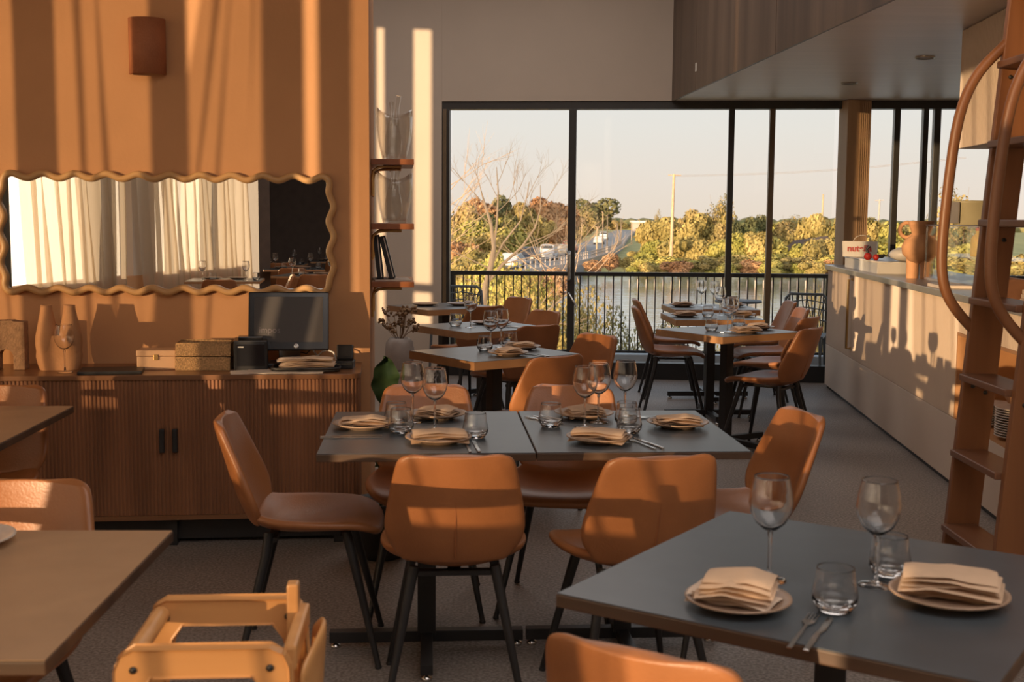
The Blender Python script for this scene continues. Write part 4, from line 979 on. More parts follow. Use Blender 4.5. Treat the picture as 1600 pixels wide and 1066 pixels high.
for r_, z in prof:
    for k in range(n): q = r_*(1.04 if k % 2 else .97); a = 2*PI*k/n; vs_.append((q*math.cos(a), q*math.sin(a), z))
m.add(vs_, [(i*n+k, i*n+(k+1) % n, (i+1)*n+(k+1) % n, (i+1)*n+k) for i in range(len(prof)-1) for k in range(n)], True); m.build('vase_body', 'stone_vase', fv)
rnd = random.Random(3); m = MB(); m2 = MB()
for i in range(26):
    a = rnd.uniform(0, 2*PI); r_ = rnd.uniform(.02, .12); h = rnd.uniform(.74, .88); p = (r_*math.cos(a), r_*math.sin(a), h)
    m.tube([(0, 0, .66), (p[0]*.5, p[1]*.5, .72), p], .0015, 4)
    for q in range(7): c = (p[0]+rnd.uniform(-.02, .02), p[1]+rnd.uniform(-.02, .02), p[2]+rnd.uniform(-.015, .02)); m2.ico(c, rnd.uniform(.006, .012), 1)
m.build('stems', 'dried', fv, kind='stuff'); m2.build('dried_blossoms', 'dried', fv, kind='stuff')

# ================================================================ wooden high chair
hi = thing('high_chair', 'golden wooden high chair at the bottom left beside the tan tabletop', 'high chair', (-.535, 2.15, 0), R(4)); hi.scale = (1, 1, .975)
def hframe(y):
    m = MB()
    def bar(x0, z0, x1, z1, w_, th=.011):
        d = Vector((x1-x0, 0, z1-z0)); L_ = d.length; a = math.atan2(d.z, d.x); m.box(0, L_, -th, th, -w_/2, w_/2, Tm((x0, y, z0)) @ Matrix.Rotation(-a, 4, 'Y'))
    return m, bar
for y, nm in ((-.135, 'near'), (.135, 'far')):
    m = MB(); th = .011
    # rounded top rail and two splayed posts as one side frame
    out = [(-.20, 0), (-.150, .66), (-.148, .715), (-.138, .740), (-.115, .752), (.115, .752), (.138, .740), (.148, .715), (.150, .66), (.20, 0), (.155, 0), (.118, .62), (.105, .672), (.085, .700), (-.085, .700), (-.105, .672), (-.118, .62), (-.155, 0)]
    vs_ = [(x, -th, z) for x, z in out]+[(x, th, z) for x, z in out]; n = len(out)
    q = [(i, (i+1) % n, (i+1) % n+n, i+n) for i in range(n)]
    # strips across: pair outer i with inner
    outer = list(range(0, 10)); inner = [17, 16, 15, 14, 14, 13, 13, 12, 11, 10]
    fs = list(q)
    for i in range(9):
        a, b, c, d_ = outer[i], outer[i+1], inner[i+1], inner[i]
        f = [a, b, c, d_] if c != d_ else [a, b, c]
        fs.append(tuple(f)); fs.append(tuple(v+n for v in f[::-1]))
    m.add(vs_, fs, False, Tm((0, y, 0)))
    sf_ = m.build('side_frame', 'beech', hi, .004)
    for x in (-.115, .115): MB().lathe([(.0, 0), (.0065, .0), (.0065, .002), (.0, .003)], 12, Tm((x, y-th-.0005 if y < 0 else y-th-.0005, .716), 0, 0, PI/2)).build('bolt_head', 'black', sf_)
    MB().box(-.165, .165, y-.010, y+.010, .28, .32).build('lower_rail', 'beech', hi, .003)
MB().tube([(-.125, -.122, .725), (-.125, .122, .725)], .017, 10).build('front_bar', 'beech', hi)
MB().box(.135, .158, -.122, .122, .700, .745).build('back_top_rail', 'beech', hi, .006)
MB().box(.120, .142, .06, .095, .52, .80, Tm((0, 0, 0))).build('back_upright', 'beech', hi, .005)
def hb(a, b):
    y = (a-.5)*.235; x = .145+.05*(1-b)**0*0 + .03*math.cos((a-.5)*PI); return (x+.02*b, y, .45+.30*b-.05*abs(a-.5)**2*4*(b))
m = MB().grid(hb, 10, 8); o = m.mesh('tmp', 'beech'); put('back_panel', solid_from(o, .012, 1, 'back_panel', 'beech'), hi)
MB().box(-.10, .16, -.121, .121, .44, .455).build('seat', 'beech', hi, .004)

# ================================================================ balcony
BAng = math.atan(-.035)
bal = bpy.data.objects.new('balcony_floor_root', None); C.objects.link(bal); bal.name = 'trim_balcony'; bal['kind'] = 'structure'
MB().box(-4, 9, 10.5, 12.35, -.25, -.03).build('slab', 'deck', bal)
rl = thing('balcony_railing', 'dark metal balcony railing with thin vertical balusters', 'railing', (-.6, 12.14, 0), BAng)
MB().box(-3.4, 6.4, -.03, .03, .885, .925).build('top_rail', 'black', rl, .003)
MB().box(-3.4, 6.4, -.012, .012, .12, .145).build('bottom_rail', 'black', rl)
MB().box(-3.4, 6.4, -.05, .20, -.03, .105).build('kerb', 'kerb', rl, .004)
bm_ = MB().box(-.006, .006, -.006, .006, .146, .884).mesh('baluster', 'black')
for i in range(76):
    put('baluster', bm_, rl, (-1.3+i*.083, 0, 0))
for x in (-3.3, .0, 3.72): MB().box(x-.02, x+.02, -.02, .02, .106, .884).build('post', 'black', rl)
# outdoor moulded chairs
def mk_out():
    t = thing('outdoor_chair', '', 'chair')
    m = MB(); m.tube([(-.21, -.02, .44), (-.21, -.06, .60), (-.19, -.09, .76), (-.15, -.10, .80), (.15, -.10, .80), (.19, -.09, .76), (.21, -.06, .60), (.21, -.02, .44)], .014, 6); m.build('back_frame', 'outdoor_grey', t)
    m = MB(); rn = random.Random(4)
    for k in range(9): x = -.17+.34*k/8; m.tube([(x*.9, -.03, .45), (x*.6+rn.uniform(-.05, .05), -.07, .6), (x*1.05, -.095, .79)], .006, 5)
    for z in (.55, .65, .72): m.tube([(-.20, -.06, z), (0, -.08, z+.03), (.20, -.06, z)], .006, 5)
    m.build('lattice_back', 'outdoor_grey', t)
    MB().box(-.21, .21, -.02, .40, .43, .45).build('seat', 'outdoor_grey', t, .006)
    for a in (-.18, .18):
        for b in (.0, .37): MB().tube([(a, b, .43), (a*1.1, b+(.02 if b > .1 else -.03), -.029)], [.014, .010], 8).build('leg', 'outdoor_grey', t)
    return t
oc = Proto(mk_out)
oc.at((2.74, 11.35, -.04), R(160), 'grey lattice-backed outdoor chair on the balcony at the right', 'outdoor chairs')
oc.at((-.50, 11.5, 0), R(170), 'grey lattice outdoor chair at the left end of the balcony', 'outdoor chairs')
ot = thing('outdoor_table', 'grey round table on the balcony beside the lattice chairs', 'table', (2.15, 11.55, -.03), 0)
MB().lathe([(.0, .70), (.22, .70), (.225, .71), (.22, .72), (.0, .72)], 24).build('tabletop', 'outdoor_grey', ot); MB().lathe([(.03, .015), (.03, .70)], 12).build('column', 'outdoor_grey', ot); MB().lathe([(.18, 0), (.18, .012), (.03, .02)], 20).build('base', 'outdoor_grey', ot)

# ================================================================ the river landscape
WZ = -4.55
M['water'] = mat('river_water', (.80, .82, .83), .10, var=.05, scale=.6, bump=1.0, bscale=1.1, stretch=(.35, 1, 1), spec=1.0)
for n_ in M['water'].node_tree.nodes:
    if n_.type == 'BUMP': n_.inputs['Distance'].default_value = .12
M['water'].node_tree.nodes['Principled BSDF'].inputs['Metallic'].default_value = .9
M['grass'] = leafmat('riverbank_grass', (.24, .23, .07), (.42, .36, .14), .25)
M['mud'] = mat('bank_earth', (.16, .10, .06), .95, var=.2, scale=2)
M['road'] = mat('asphalt', (.25, .24, .23), .8, var=.05, scale=1)
M['concrete'] = mat('concrete', (.46, .38, .32), .8, var=.08, scale=2)
M['bark'] = mat('pale_bark', (.52, .36, .22), .9, var=.15, scale=3)
M['bark_d'] = mat('brown_bark', (.28, .19, .12), .9, var=.15, scale=3)
FOL = [leafmat('gold_green_foliage', (.20, .165, .05), (.48, .36, .125), .35), leafmat('olive_foliage', (.17, .145, .05), (.42, .30, .12), .3), leafmat('russet_foliage', (.30, .15, .07), (.54, .31, .15), .35), leafmat('deep_green_foliage', (.06, .075, .03), (.22, .19, .075), .35), leafmat('lime_foliage', (.24, .23, .05), (.50, .42, .12), .3)]
MB().box(-300, 500, 25, 900, WZ-.5, WZ).build('water', 'water', kind='structure')
def shore(pts, z0, z1, name, material, extra=None):
    """bank: outline pts (plan) raised to z1 with a sloping edge"""
    m = MB(); n = len(pts); cx = sum(p[0] for p in pts)/n; cy = sum(p[1] for p in pts)/n
    inn = [(p[0]+(cx-p[0])/math.hypot(cx-p[0], cy-p[1])*4, p[1]+(cy-p[1])/math.hypot(cx-p[0], cy-p[1])*4) for p in pts]
    vs_ = [(x, y, z0) for x, y in pts]+[(x, y, z1) for x, y in inn]
    m.add(vs_, [(i, (i+1) % n, (i+1) % n+n, i+n) for i in range(n)]+[tuple(range(n, 2*n))]); o = m.build(name, material, kind='structure'); return o
shore([(6, 122), (17, 128), (30, 126), (60, 118), (140, 108), (400, 150), (500, 800), (-200, 800), (-200, 175), (2, 160), (2, 132)], WZ-.3, WZ+.8, 'ground_far_bank', 'grass')
shore([(-90, 20), (-3, 22), (-1.5, 32), (-3.2, 50), (-2.5, 80), (2.5, 118), (3, 130), (-30, 168), (-90, 170)], WZ-.3, WZ+.35, 'ground_left_bank', 'grass')
shore([(0, 13), (20, 13), (24, 20), (14, 27), (3, 26), (-2, 20)], WZ-.3, WZ+.3, 'ground_near_bank', 'grass')
# road on its causeway
RP = [(-22, 72), (-9, 88), (-2.6, 101), (1.2, 113), (5.2, 132), (9.5, 158), (14.5, 200), (24, 290), (44, 460)]
RZ = -3.35
def ribbon(off0, off1, z0, z1):
    m = MB(); vs_ = []
    for i, p in enumerate(RP):
        a = Vector(RP[max(i-1, 0)]); b = Vector(RP[min(i+1, len(RP)-1)]); d = (b-a).normalized(); nn = Vector((d.y, -d.x)); p = Vector(p)
        for o_, z in ((off0, z0), (off1, z0), (off1, z1), (off0, z1)): q = p+nn*o_; vs_.append((q.x, q.y, z))
    fs = []
    for i in range(len(RP)-1):
        for k in range(4): fs.append((i*4+k, i*4+(k+1) % 4, (i+1)*4+(k+1) % 4, (i+1)*4+k))
    fs += [(0, 3, 2, 1), tuple((len(RP)-1)*4+k for k in range(4))]
    return m.add(vs_, fs)
rdr = bpy.data.objects.new('road', None); C.objects.link(rdr); rdr['kind'] = 'structure'
ribbon(-4.5, 3.6, WZ-.4, RZ).build('carriageway', 'road', rdr)
ribbon(3.2, 3.6, RZ+.01, RZ+.45).build('kerb', 'concrete', rdr)
gr = thing('road_barrier', 'pale barrier fence along the near side of the road', 'fence', (0, 0, 0))
ribbon(3.3, 3.42, RZ+1.08, RZ+1.15).build('rail', 'concrete', gr); ribbon(3.3, 3.42, RZ+.75, RZ+.82).build('rail', 'concrete', gr)
pm = MB().box(-.045, .045, -.045, .045, 0, .9).mesh('post', 'concrete'); cnt = 0
for i in range(2, 6):
    a = Vector(RP[i]); b = Vector(RP[i+1]); L_ = (b-a).length; d = (b-a).normalized(); nn = Vector((d.y, -d.x))
    for k in range(int(L_/1.5)):
        p = a+d*k*1.5+nn*3.36; put('post', pm, gr, (p.x, p.y, RZ+.3)); cnt += 1
# cars
def car(x, y, h, label, colname, col, suv=False):
    if colname not in M: M[colname] = mat(colname, col, .35, var=.03)
    t = thing('car', label, 'car', (x, y, RZ+.002), R(h), 'cars on the road')
    H_ = 1.75 if suv else 1.45
    side = [(-2.15, .35), (-2.2, .75), (-1.3, .95), (-.55 if not suv else -.9, H_-.05), (.0, H_), (1.1 if not suv else 1.8, H_-.05), (1.95, 1.0), (2.15, .9), (2.15, .35)]
    m = MB(); n = len(side); vs_ = []
    for s_ in (-1, 1):
        for q, z in side: ww = .86 if z < 1.0 else .70; vs_.append((s_*ww, q, z))
    m.add(vs_, [tuple(range(n)), tuple(range(2*n-1, n-1, -1))]+[(i, i+n, (i+1) % n+n, (i+1) % n) for i in range(n)]); m.build('body', colname, t, .05)
    M.setdefault('car_glass', mat('car_glass', (.03, .035, .04), .12, var=.02))
    a0, a1 = Vector((0, -1.22, 1.0)), Vector((0, (-.62 if not suv else -.95), H_-.12))
    m = MB(); m.add([(-.72, -1.25, .98), (.72, -1.25, .98), (.62, a1.y-.03, H_-.12), (-.62, a1.y-.03, H_-.12)], [(0, 1, 2, 3)])
    m.add([(.72, 2.0, 1.02), (-.72, 2.0, 1.02), (-.62, (1.2 if not suv else 1.86), H_-.12), (.62, (1.2 if not suv else 1.86), H_-.12)], [(0, 1, 2, 3)]); m.build('windscreens', 'car_glass', t)
    m = MB()
    for s_ in (-1, 1): m.add([(s_*.875, -1.0, .98), (s_*.875, 1.5, .98), (s_*.72, 1.0, H_-.13), (s_*.72, -.55, H_-.13)], [(0, 1, 2, 3)])
    m.build('side_windows', 'car_glass', t)
    for a in (-.78, .78):
        for b in (-1.35, 1.35): MB().lathe([(.0, -.11), (.30, -.11), (.33, -.07), (.33, .07), (.30, .11), (.0, .11)], 16, Tm((a, b, .33), 0, PI/2)).build('wheel', 'black', t)
    for a in (-.62, .62): MB().box(a-.16, a+.16, -2.21, -2.14, .62, .74).build('headlight', 'white_plastic', t)
car(-.10, 113.0, -14, 'white car nearest on the road beyond the railing', 'car_white', (.62, .60, .58))
car(1.75, 124.0, -12, 'dark grey suv just behind the white car', 'car_dark', (.08, .08, .09), True)
car(4.0, 136.0, -11, 'silver hatchback third in the line of cars', 'car_silver', (.55, .53, .52), True)
car(6.0, 150.0, -10, 'pale beige car fourth in the line', 'car_beige', (.50, .44, .36))
car(7.6, 163.0, -10, 'red suv on the road just left of the door frame', 'car_red', (.50, .05, .02), True)
car(15.2, 215.0, -7, 'distant white car on the road right of the door frame', 'car_white', (.62, .60, .58))
car(19.0, 255.0, -7, 'distant white van on the road beneath the lamp posts', 'car_white', (.62, .60, .58), True)
car(21.5, 290.0, -6, 'very distant dark car on the road', 'car_dark', (.08, .08, .09))

# foliage: crowns of many small leaf facets around a few lobes
def crown(seed, n, leaf, lobes, spread=(1, 1, .8), material=None):
    rnd = random.Random(seed); m = MB(); vs_ = []; fs = []
    L_ = [(rnd.gauss(0, .33)*spread[0], rnd.gauss(0, .33)*spread[1], rnd.uniform(-.35, .62)*spread[2], rnd.uniform(.28, .5)) for _ in range(lobes)]
    L_.append((0, 0, 0, .55))
    for i in range(n):
        cx, cy, cz, rr = L_[rnd.randrange(len(L_))]
        u = rnd.uniform(-1, 1); a = rnd.uniform(0, 2*PI); q = math.sqrt(1-u*u); r_ = rr*rnd.uniform(.72, 1.05)
        nrm = Vector((q*math.cos(a), q*math.sin(a), u)); c = Vector((cx, cy, cz))+nrm*r_
        t1 = nrm.orthogonal().normalized(); t1.rotate(Matrix.Rotation(rnd.uniform(0, 6.28), 3, nrm)); t2 = nrm.cross(t1)
        t1 = (t1+nrm*rnd.uniform(-.8, .8)).normalized(); t2 = (t2+nrm*rnd.uniform(-.8, .8)).normalized(); s_ = leaf*rnd.uniform(.6, 1.3)
        k = len(vs_); vs_ += [c-t1*s_, c+t2*s_*.6, c+t1*s_, c-t2*s_*.6]; fs.append((k, k+1, k+2, k+3))
    m.add(vs_, fs); return m.mesh('foliage', material or FOL[0])
def trunk(seed, h, r_, lean=.1, forks=4):
    rnd = random.Random(seed); m = MB(); top = (rnd.uniform(-lean, lean), rnd.uniform(-lean, lean), h)
    m.tube([(0, 0, 0), (top[0]*.4, top[1]*.4, h*.5), top], [r_, r_*.75, r_*.45], 7)
    for i in range(forks):
        z = h*rnd.uniform(.4, .8); a = rnd.uniform(0, 6.28); m.tube([(top[0]*z/h, top[1]*z/h, z), (.25*math.cos(a), .25*math.sin(a), z+.25), (.45*math.cos(a), .45*math.sin(a), z+.55)], [r_*.45, r_*.3, r_*.12], 5)
    return m
CRN = {}
for fi in range(5):
    for v in range(2):
        CRN[(fi, v)] = crown(10*fi+v, 4600, .085, 9, material=FOL[fi])
NEARC = {k: crown(50+k, 8000, .026, 12, (1, 1, 1), FOL[k]) for k in (0, 3, 4)}
AIRY = crown(77, 1500, .06, 10, (1.1, 1.1, 1), FOL[1])
TRK = trunk(5, 1.0, .035).mesh('trunk', 'bark_d')
TNAME = ('golden-green bushy tree', 'olive-brown leafy tree', 'russet-leaved tree', 'dark green dense tree', 'bright yellow-green tree')
rt_ = random.Random(11)
def tree(x, y, zb, w_, h, fi, label, airy=False, group='trees across the river', near=False):
    t = thing('tree', label, 'tree', (x, y, zb), rt_.uniform(0, 6.28), group)
    f = put('foliage', AIRY if airy else NEARC[fi] if group.startswith('shrubs') else CRN[(fi, rt_.randrange(2))], t, (0, 0, h*(.56 if not airy else .66)), kind='stuff'); f.scale = (w_/1.5, w_/1.5, h*(.60 if not airy else .42)/1.0)
    k = put('trunk', TRK, t, (0, 0, 0)); k.scale = (w_*.5, w_*.5, h*.75)
    return t
def px_tree(px, top, D, w_px, fi, where, airy=False, base=WZ+.6, group='trees across the river'):
    x = (px-800)/1900*D; hz = 338+.0075*(px-800); zt = 1.47+(hz-top)/1900*D; return tree(x, D, base, w_px/1900*D, zt-base, fi, where, airy, group)
# behind the road, left of the first door post (each named by what it stands next to)
L1 = [(715, 322, 150, 60, 1, 'leftmost above the railing beside the window jamb'), (748, 318, 165, 60, 2, 'behind the bare tree, left side'), (782, 312, 170, 66, 3, 'directly behind the bare tree trunk top'), (815, 320, 168, 56, 1, 'right of the bare tree'), (843, 318, 172, 58, 2, 'left of the door post'), (872, 322, 176, 52, 2, 'touching the left side of the door post'),
      (905, 332, 260, 44, 1, 'just right of the door post'), (932, 317, 380, 62, 3, 'tall behind the lamp posts'), (960, 345, 440, 34, 1, 'low beneath the tall dark one'), (906, 348, 300, 30, 3, 'low behind the door handle'), (722, 372, 118, 60, 0, 'lower, beside the window jamb'), (752, 366, 122, 56, 0, 'lower, behind the bare trunk'), (786, 360, 125, 50, 4, 'lower, above the white car'), (820, 364, 150, 40, 3, 'lower, above the dark car'), (850, 362, 178, 46, 1, 'lower, above the line of cars'), (735, 345, 140, 60, 4, 'middle height left of the bare trunk'), (770, 342, 142, 50, 3, 'shaded middle one behind the bare trunk'), (800, 340, 150, 56, 4, 'middle height right of the bare trunk'), (835, 344, 160, 46, 0, 'middle height left of the door post'), (865, 346, 170, 46, 2, 'middle height behind the red car'), (704, 352, 130, 40, 0, 'half hidden by the window jamb'), (892, 360, 230, 30, 1, 'behind the door post')]
for px, top, D, wp, fi, wh in L1: px_tree(px, top, D, wp, fi, TNAME[fi]+' beyond the road, '+wh)
L1 += []
for px, top, D, wp, fi, wh in ((700, 374, 84, 60, 0, 'in front of the road by the window jamb'), (722, 384, 80, 60, 2, 'in front of the road, second from the jamb'), (748, 390, 78, 56, 0, 'in front of the road under the bare trunk'), (775, 398, 74, 46, 4, 'in front of the road left of the white car'), (712, 404, 60, 70, 0, 'low right at the railing by the jamb'), (745, 410, 55, 70, 4, 'low behind the railing left of the bare trunk'), (800, 424, 70, 60, 0, 'low below the white car'), (850, 424, 72, 60, 2, 'low below the red suv'), (815, 330, 185, 60, 3, 'tall in the gap over the cars'), (855, 332, 190, 60, 1, 'tall left of the door post')):
    px_tree(px, top, D, wp, fi, TNAME[fi]+' '+wh)
for px, top, D, wp, fi, wh in ((950, 398, 118, 26, 2, 'beside the causeway, left'), (975, 402, 120, 24, 0, 'beside the causeway, middle'), (998, 398, 124, 28, 4, 'beside the causeway, right'), (925, 408, 112, 30, 2, 'at the foot of the causeway')):
    px_tree(px, top, D, wp, fi, 'small '+TNAME[fi].replace('tree', 'bush')+' '+wh)
# right of the road to the timber column
L2 = [(1012, 352, 140, 36, 0, 'nearest the road end'), (1028, 344, 134, 46, 0, 'left of the utility pole'), (1052, 344, 132, 50, 0, 'at the foot of the utility pole'), (1080, 332, 140, 56, 1, 'right of the utility pole'), (1105, 338, 136, 50, 0, 'under the tall airy gum'), (1128, 352, 132, 44, 1, 'behind the second door post'), (1160, 352, 130, 40, 3, 'between the two slim posts, dark'), (1178, 345, 150, 36, 3, 'top between the two slim posts'), (1205, 348, 140, 46, 4, 'behind the third post'), (1232, 350, 136, 44, 1, 'right of the third post'), (1262, 338, 132, 50, 0, 'above the dark roof'), (1285, 340, 128, 40, 0, 'beside the timber column'), (1020, 378, 124, 46, 4, 'low at the water near the road'), (1052, 376, 122, 50, 0, 'low at the water below the pole'), (1085, 372, 121, 52, 0, 'low at the water below the gum'), (1118, 374, 120, 48, 4, 'low at the water left of the second post'), (1150, 368, 119, 46, 4, 'low at the water right of the second post'), (1180, 366, 118, 50, 0, 'low at the water left of the third post'), (1212, 370, 117, 48, 4, 'low at the water right of the third post'), (1245, 384, 116, 48, 4, 'low at the water below the roof'), (1280, 376, 115, 46, 0, 'low at the water beside the column'),
      (1150, 400, 114, 50, 0, 'bushy at the waterline right of the second post'), (1100, 400, 117, 54, 0, 'bushy at the waterline under the gum'), (1040, 402, 118, 54, 4, 'bushy at the waterline under the pole'), (1200, 398, 113, 54, 4, 'bushy at the waterline behind the third post'), (1250, 402, 112, 54, 0, 'bushy at the waterline below the house'), (1290, 398, 111, 50, 4, 'bushy at the waterline by the column'), (1005, 392, 128, 36, 0, 'small beside the road verge'),
      (1350, 345, 118, 60, 0, 'seen right of the timber column'), (1385, 352, 114, 60, 4, 'low behind the clay vase'), (1420, 350, 116, 60, 0, 'behind the display case'), (1465, 350, 114, 60, 1, 'behind the bread tin'), (1340, 370, 108, 70, 0, 'low right of the column above the tray'), (1400, 378, 106, 80, 4, 'low behind the clay vase neck'), (1460, 376, 104, 80, 0, 'low behind the yellow bottle'), (1530, 380, 100, 90, 4, 'low behind the ladder'), (1375, 400, 102, 90, 0, 'nearest behind the bar tray'), (1450, 405, 100, 100, 4, 'nearest behind the display case'), (1540, 400, 98, 100, 0, 'nearest behind the ladder')]
for px, top, D, wp, fi, wh in L2: px_tree(px, top, D, wp, fi, TNAME[fi]+' across the river, '+wh)
for k, px in enumerate(range(1010, 1300, 24)):
    px_tree(px, 404+(k*7) % 9, 110-(k % 3), 44, (4, 0, 2, 4, 1)[k % 5], 'low reedy bush at the waterline, %s counted from the causeway' % ('first', 'second', 'third', 'fourth', 'fifth', 'sixth', 'seventh', 'eighth', 'ninth', 'tenth', 'eleventh', 'twelfth', 'thirteenth')[k], group='bushes along the waterline')
px_tree(1113, 304, 138, 44, 1, 'tall airy gum tree left of the second door post', True)
px_tree(1222, 336, 150, 44, 1, 'sparse pale tree right of the third post', True)
px_tree(1502, 292, 110, 70, 1, 'tall airy tree left of the ladder rail', True)
px_tree(1021, 327, 150, 14, 1, 'little airy treetop left of the utility pole', True)
# distant tree line
m = MB(); rnd = random.Random(8)
for i in range(160):
    x = -60+i*5.2; m.ico((x, 520+rnd.uniform(-20, 20), WZ+1), (rnd.uniform(6, 11), 6, rnd.uniform(4.2, 5.6)), 2, jit=.06)
m.build('distant_trees', FOL[3], kind='stuff', label='hazy line of distant trees on the horizon', cat='trees')
# near vegetation below the balcony
def bush(px, top, D, w_px, fi, where): return px_tree(px, top, D, w_px, fi, where, False, WZ+.2, 'shrubs below the balcony')
for px, top, D, wp, fi, wh in ((720, 432, 30, 150, 0, 'golden shrub below the railing beside the jamb'), (775, 440, 27, 150, 4, 'yellow-green shrub below the bare tree'), (840, 446, 26, 150, 0, 'golden shrub below the railing left of the door post'), (872, 455, 28, 90, 4, 'yellow shrub behind the door post'), (905, 470, 22, 70, 3, 'dark green shrub right of the door post'), (932, 520, 20, 90, 3, 'low green shrub seen through the railing'), (985, 520, 20, 110, 3, 'green shrub under the profile chairs'), (1060, 530, 21, 130, 3, 'green shrub below the right-hand tables'), (1140, 540, 22, 130, 0, 'golden-green shrub below the second door post'), (1220, 535, 22, 120, 3, 'green shrub below the railing near the column'), (1285, 470, 24, 50, 0, 'golden shrub squeezed beside the bar end')):
    bush(px, top, D, wp, fi, wh)
# bare tree
def grow(m, p, d, L_, r_, depth, rnd, spread=.5):
    n = 4; pts = [p]; q = Vector(p); dd = Vector(d)
    for i in range(n):
        dd = (dd+Vector((rnd.uniform(-1, 1), rnd.uniform(-1, 1), rnd.uniform(-.3, .6)))*.13).normalized(); q = q+dd*L_/n; pts.append(q.copy())
    m.tube(pts, [r_*.48*(1-.45*i/n) for i in range(n+1)], 6 if depth > 2 else 4)
    if depth == 0: return
    for k in range(3 if depth > 1 else 3):
        i = rnd.randint(2, n); a = dd+Vector((rnd.uniform(-1, 1), rnd.uniform(-1, 1), rnd.uniform(-.25, .7)))*spread*1.5
        grow(m, pts[i], a.normalized(), L_*rnd.uniform(.55, .8), r_*.5, depth-1, rnd, spread)
bt = thing('bare_tree', 'pale leafless tree rising in front of the left windowpane', 'tree', (0, 0, 0))
def P3(px, py, D): hz = 338+.0075*(px-800); return Vector(((px-800)/1900*D, D, 1.47+(hz-py)/1900*D))
rnd = random.Random(21); mt = MB(); mb = MB(); D = 20.
base = P3(752, 560, D); base.z = WZ
t1 = [base, P3(750, 500, D), P3(758, 450, D), P3(766, 415, D), P3(771, 388, D)]
mt.tube(t1, [.085, .066, .056, .047, .040], 8)
mt.tube([P3(771, 388, D), P3(766, 350, D), P3(757, 322, D), P3(750, 298, D)], [.038, .028, .020, .009], 7)
mt.tube([P3(769, 400, D), P3(775, 350, D), P3(777, 300, D), P3(774, 262, D)], [.026, .02, .014, .006], 6)
mt.tube([P3(758, 445, D), P3(785, 412, D), P3(815, 385, D), P3(835, 355, D), P3(843, 325, D), P3(842, 290, D)], [.032, .028, .022, .017, .011, .005], 6)
mt.tube([P3(764, 420, D), P3(785, 380, D), P3(812, 345, D), P3(822, 305, D), P3(825, 285, D)], [.022, .018, .014, .010, .006], 6)
mt.tube([P3(752, 540, D), P3(800, 520, D), P3(850, 490, D), P3(890, 455, D)], [.036, .028, .02, .014], 6)
mt.build('trunk', 'bark', bt)
for px, py, dx, dz, L_, r_ in ((750, 298, -.3, 1, .5, .016), (757, 322, -.8, .8, .55, .018), (766, 350, -.9, .6, .6, .02), (774, 290, .5, 1, .45, .014), (777, 310, -.5, 1, .45, .012), (777, 330, .8, .8, .5, .016), (812, 345, -.3, 1, .6, .016), (822, 310, .5, 1, .5, .012), (843, 325, .6, .9, .5, .014), (835, 355, -.3, 1, .5, .016), (815, 385, .9, .4, .8, .02), (785, 412, 1, .2, .9, .022), (765, 420, -1, .5, .8, .022), (758, 445, -1, .3, .8, .02), (800, 400, 1, .5, .8, .02), (850, 380, .8, -.1, .6, .015), (820, 505, .8, .8, .8, .02), (860, 485, .3, 1, .8, .02), (770, 530, -.3, 1, .8, .02), (750, 490, -1, .6, .9, .02), (840, 500, 1, -.1, .7, .02)):
    grow(mb, P3(px, py, D), Vector((dx, rnd.uniform(-.3, .3), dz)).normalized(), L_*.95, r_, 3, rnd, .5)
mb.build('twigs', 'bark', bt, kind='stuff')
b2 = thing('bare_tree', 'small leafless bush of pale twigs over the parked line of cars', 'tree', (0, 0, 0)); mb = MB(); D = 36.
for k in range(9):
    grow(mb, P3(850+k*9, 425+rnd.uniform(0, 18), D), Vector((rnd.uniform(-1, .9), 0, rnd.uniform(.3, 1))).normalized(), 1.1, .028, 2, rnd, .6)
mb.build('twigs', 'bark', b2, kind='stuff')
b3 = thing('bare_tree', 'leafless treetop just inside the window jamb at far left', 'tree', (0, 0, 0)); mb = MB(); D = 24.
m = MB(); m.tube([P3(690, 560, D), P3(694, 430, D), P3(700, 330, D)], [.1, .07, .03], 7); m.build('trunk', 'bark', b3)
for k in range(9):
    grow(mb, P3(695+rnd.uniform(-2, 5), 420-k*16, D), Vector((rnd.uniform(.2, 1), 0, rnd.uniform(.2, 1))).normalized(), .8, .018, 2, rnd, .5)
mb.build('twigs', 'bark', b3, kind='stuff')
# utility poles, lamp posts, wires
up_ = thing('utility_pole', 'tall wooden utility pole with a crossarm above the river trees', 'pole', (0, 0, 0)); D = 118.
p = P3(1049, 273, D); q = P3(1047, 400, D)
MB().tube([q, p], [.16, .12], 8).build('shaft', 'bark', up_); a = P3(1040, 274.5, D); b = P3(1060, 275, D); MB().tube([a, b], .06, 6).build('crossarm', 'bark', up_)
u2 = thing('utility_pole', 'thin pole rising above the dark roof near the timber column', 'pole', (0, 0, 0)); p = P3(1281, 304, 140.); q = P3(1281, 370, 140.); MB().tube([q, p], [.11, .09], 6).build('shaft', 'bark', u2)
u3 = thing('utility_pole', 'hazy pole with a crossarm seen right of the timber column', 'pole', (0, 0, 0)); D = 150.; MB().tube([P3(1368, 370, D), P3(1369, 312, D)], .10, 6).build('shaft', 'concrete', u3); MB().tube([P3(1362, 314, D), P3(1375, 313, D)], .05, 6).build('crossarm', 'concrete', u3)
wi = thing('power_lines', 'thin sagging power lines between the utility poles', 'wire', (0, 0, 0))
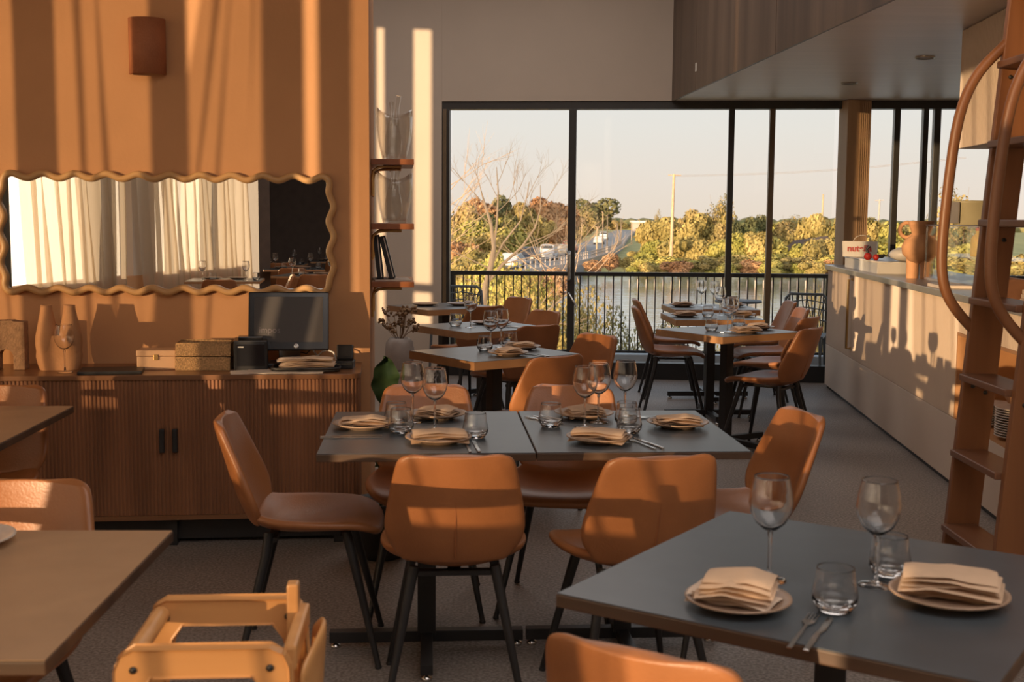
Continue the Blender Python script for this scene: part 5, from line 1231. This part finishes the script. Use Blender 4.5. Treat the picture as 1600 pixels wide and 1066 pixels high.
for dz in (0, 3):
    pts = [P3(1049+(1500-1049)*k/12, 275+dz*.6-((k/12)**1)*28+18*math.sin(PI*k/12)*.35, 118.-30*k/12) for k in range(13)]; MB().tube(pts, .009, 4).build('wire', 'bark_d', wi)
for i, (px, t_, b_, D) in enumerate(((931, 355, 402, 150.), (940, 332, 402, 158.), (947, 338, 395, 175.), (963, 350, 395, 190.), (968, 342, 392, 205.), (985, 348, 385, 240.), (997, 344, 382, 260.), (914, 372, 400, 150.), (1001, 352, 380, 290.))):
    o = thing('lamp_post', 'slender pale lamp post on the causeway, %s from the left' % ('second', 'third', 'fourth', 'fifth', 'sixth', 'seventh', 'eighth', 'first', 'last')[i], 'post', (0, 0, 0), 0, 'posts along the causeway')
    MB().tube([P3(px, b_+4, D), P3(px, t_, D)], [.12, .07], 6).build('shaft', 'bark', o)
    MB().tube([P3(px, t_, D), P3(px-2.5, t_-1, D)], .05, 5).build('arm', 'bark', o)
# posts standing in the river
pm = MB().tube([(0, 0, -.2), (0, 0, .55)], .07, 6).mesh('mooring_post', 'concrete')
for k in range(30):
    px = 905+k*13; D = 108.; o = put('mooring_post', pm, None, ((px-800)/1900*D, D-.02*k, WZ), 0, None, 'small pale post standing in the river, %s of the row from the left' % ORD(k+1), 'post', 'row of posts in the river')
# house among the trees
hs = thing('house', 'house with a dark roof half hidden among the river trees', 'house', ((1262-800)/1900*124, 124, WZ+.6), R(20)); hs.scale = (.62, .62, .8)
MB().box(-3.2, 3.2, -2.5, 2.5, 0, 2.5).build('walls', 'concrete', hs); MB().add([(-3.6, -2.9, 2.4), (3.6, -2.9, 2.4), (3.6, 2.9, 2.4), (-3.6, 2.9, 2.4), (-3.0, 0, 4.0), (3.4, 0, 4.6)], [(0, 1, 5, 4), (2, 3, 4, 5), (0, 4, 3), (1, 2, 5), (0, 3, 2, 1)]).build('roof', 'dark_wall', hs)
h2 = thing('house', 'distant pale low building at the end of the road', 'building', (46, 420, RZ-1), 0)
MB().box(-5, 5, -3, 3, 0, 4).build('walls', 'concrete', h2); MB().box(-5.5, 5.5, -3.5, 3.5, 4.001, 4.6).build('roof', 'white_plastic', h2)
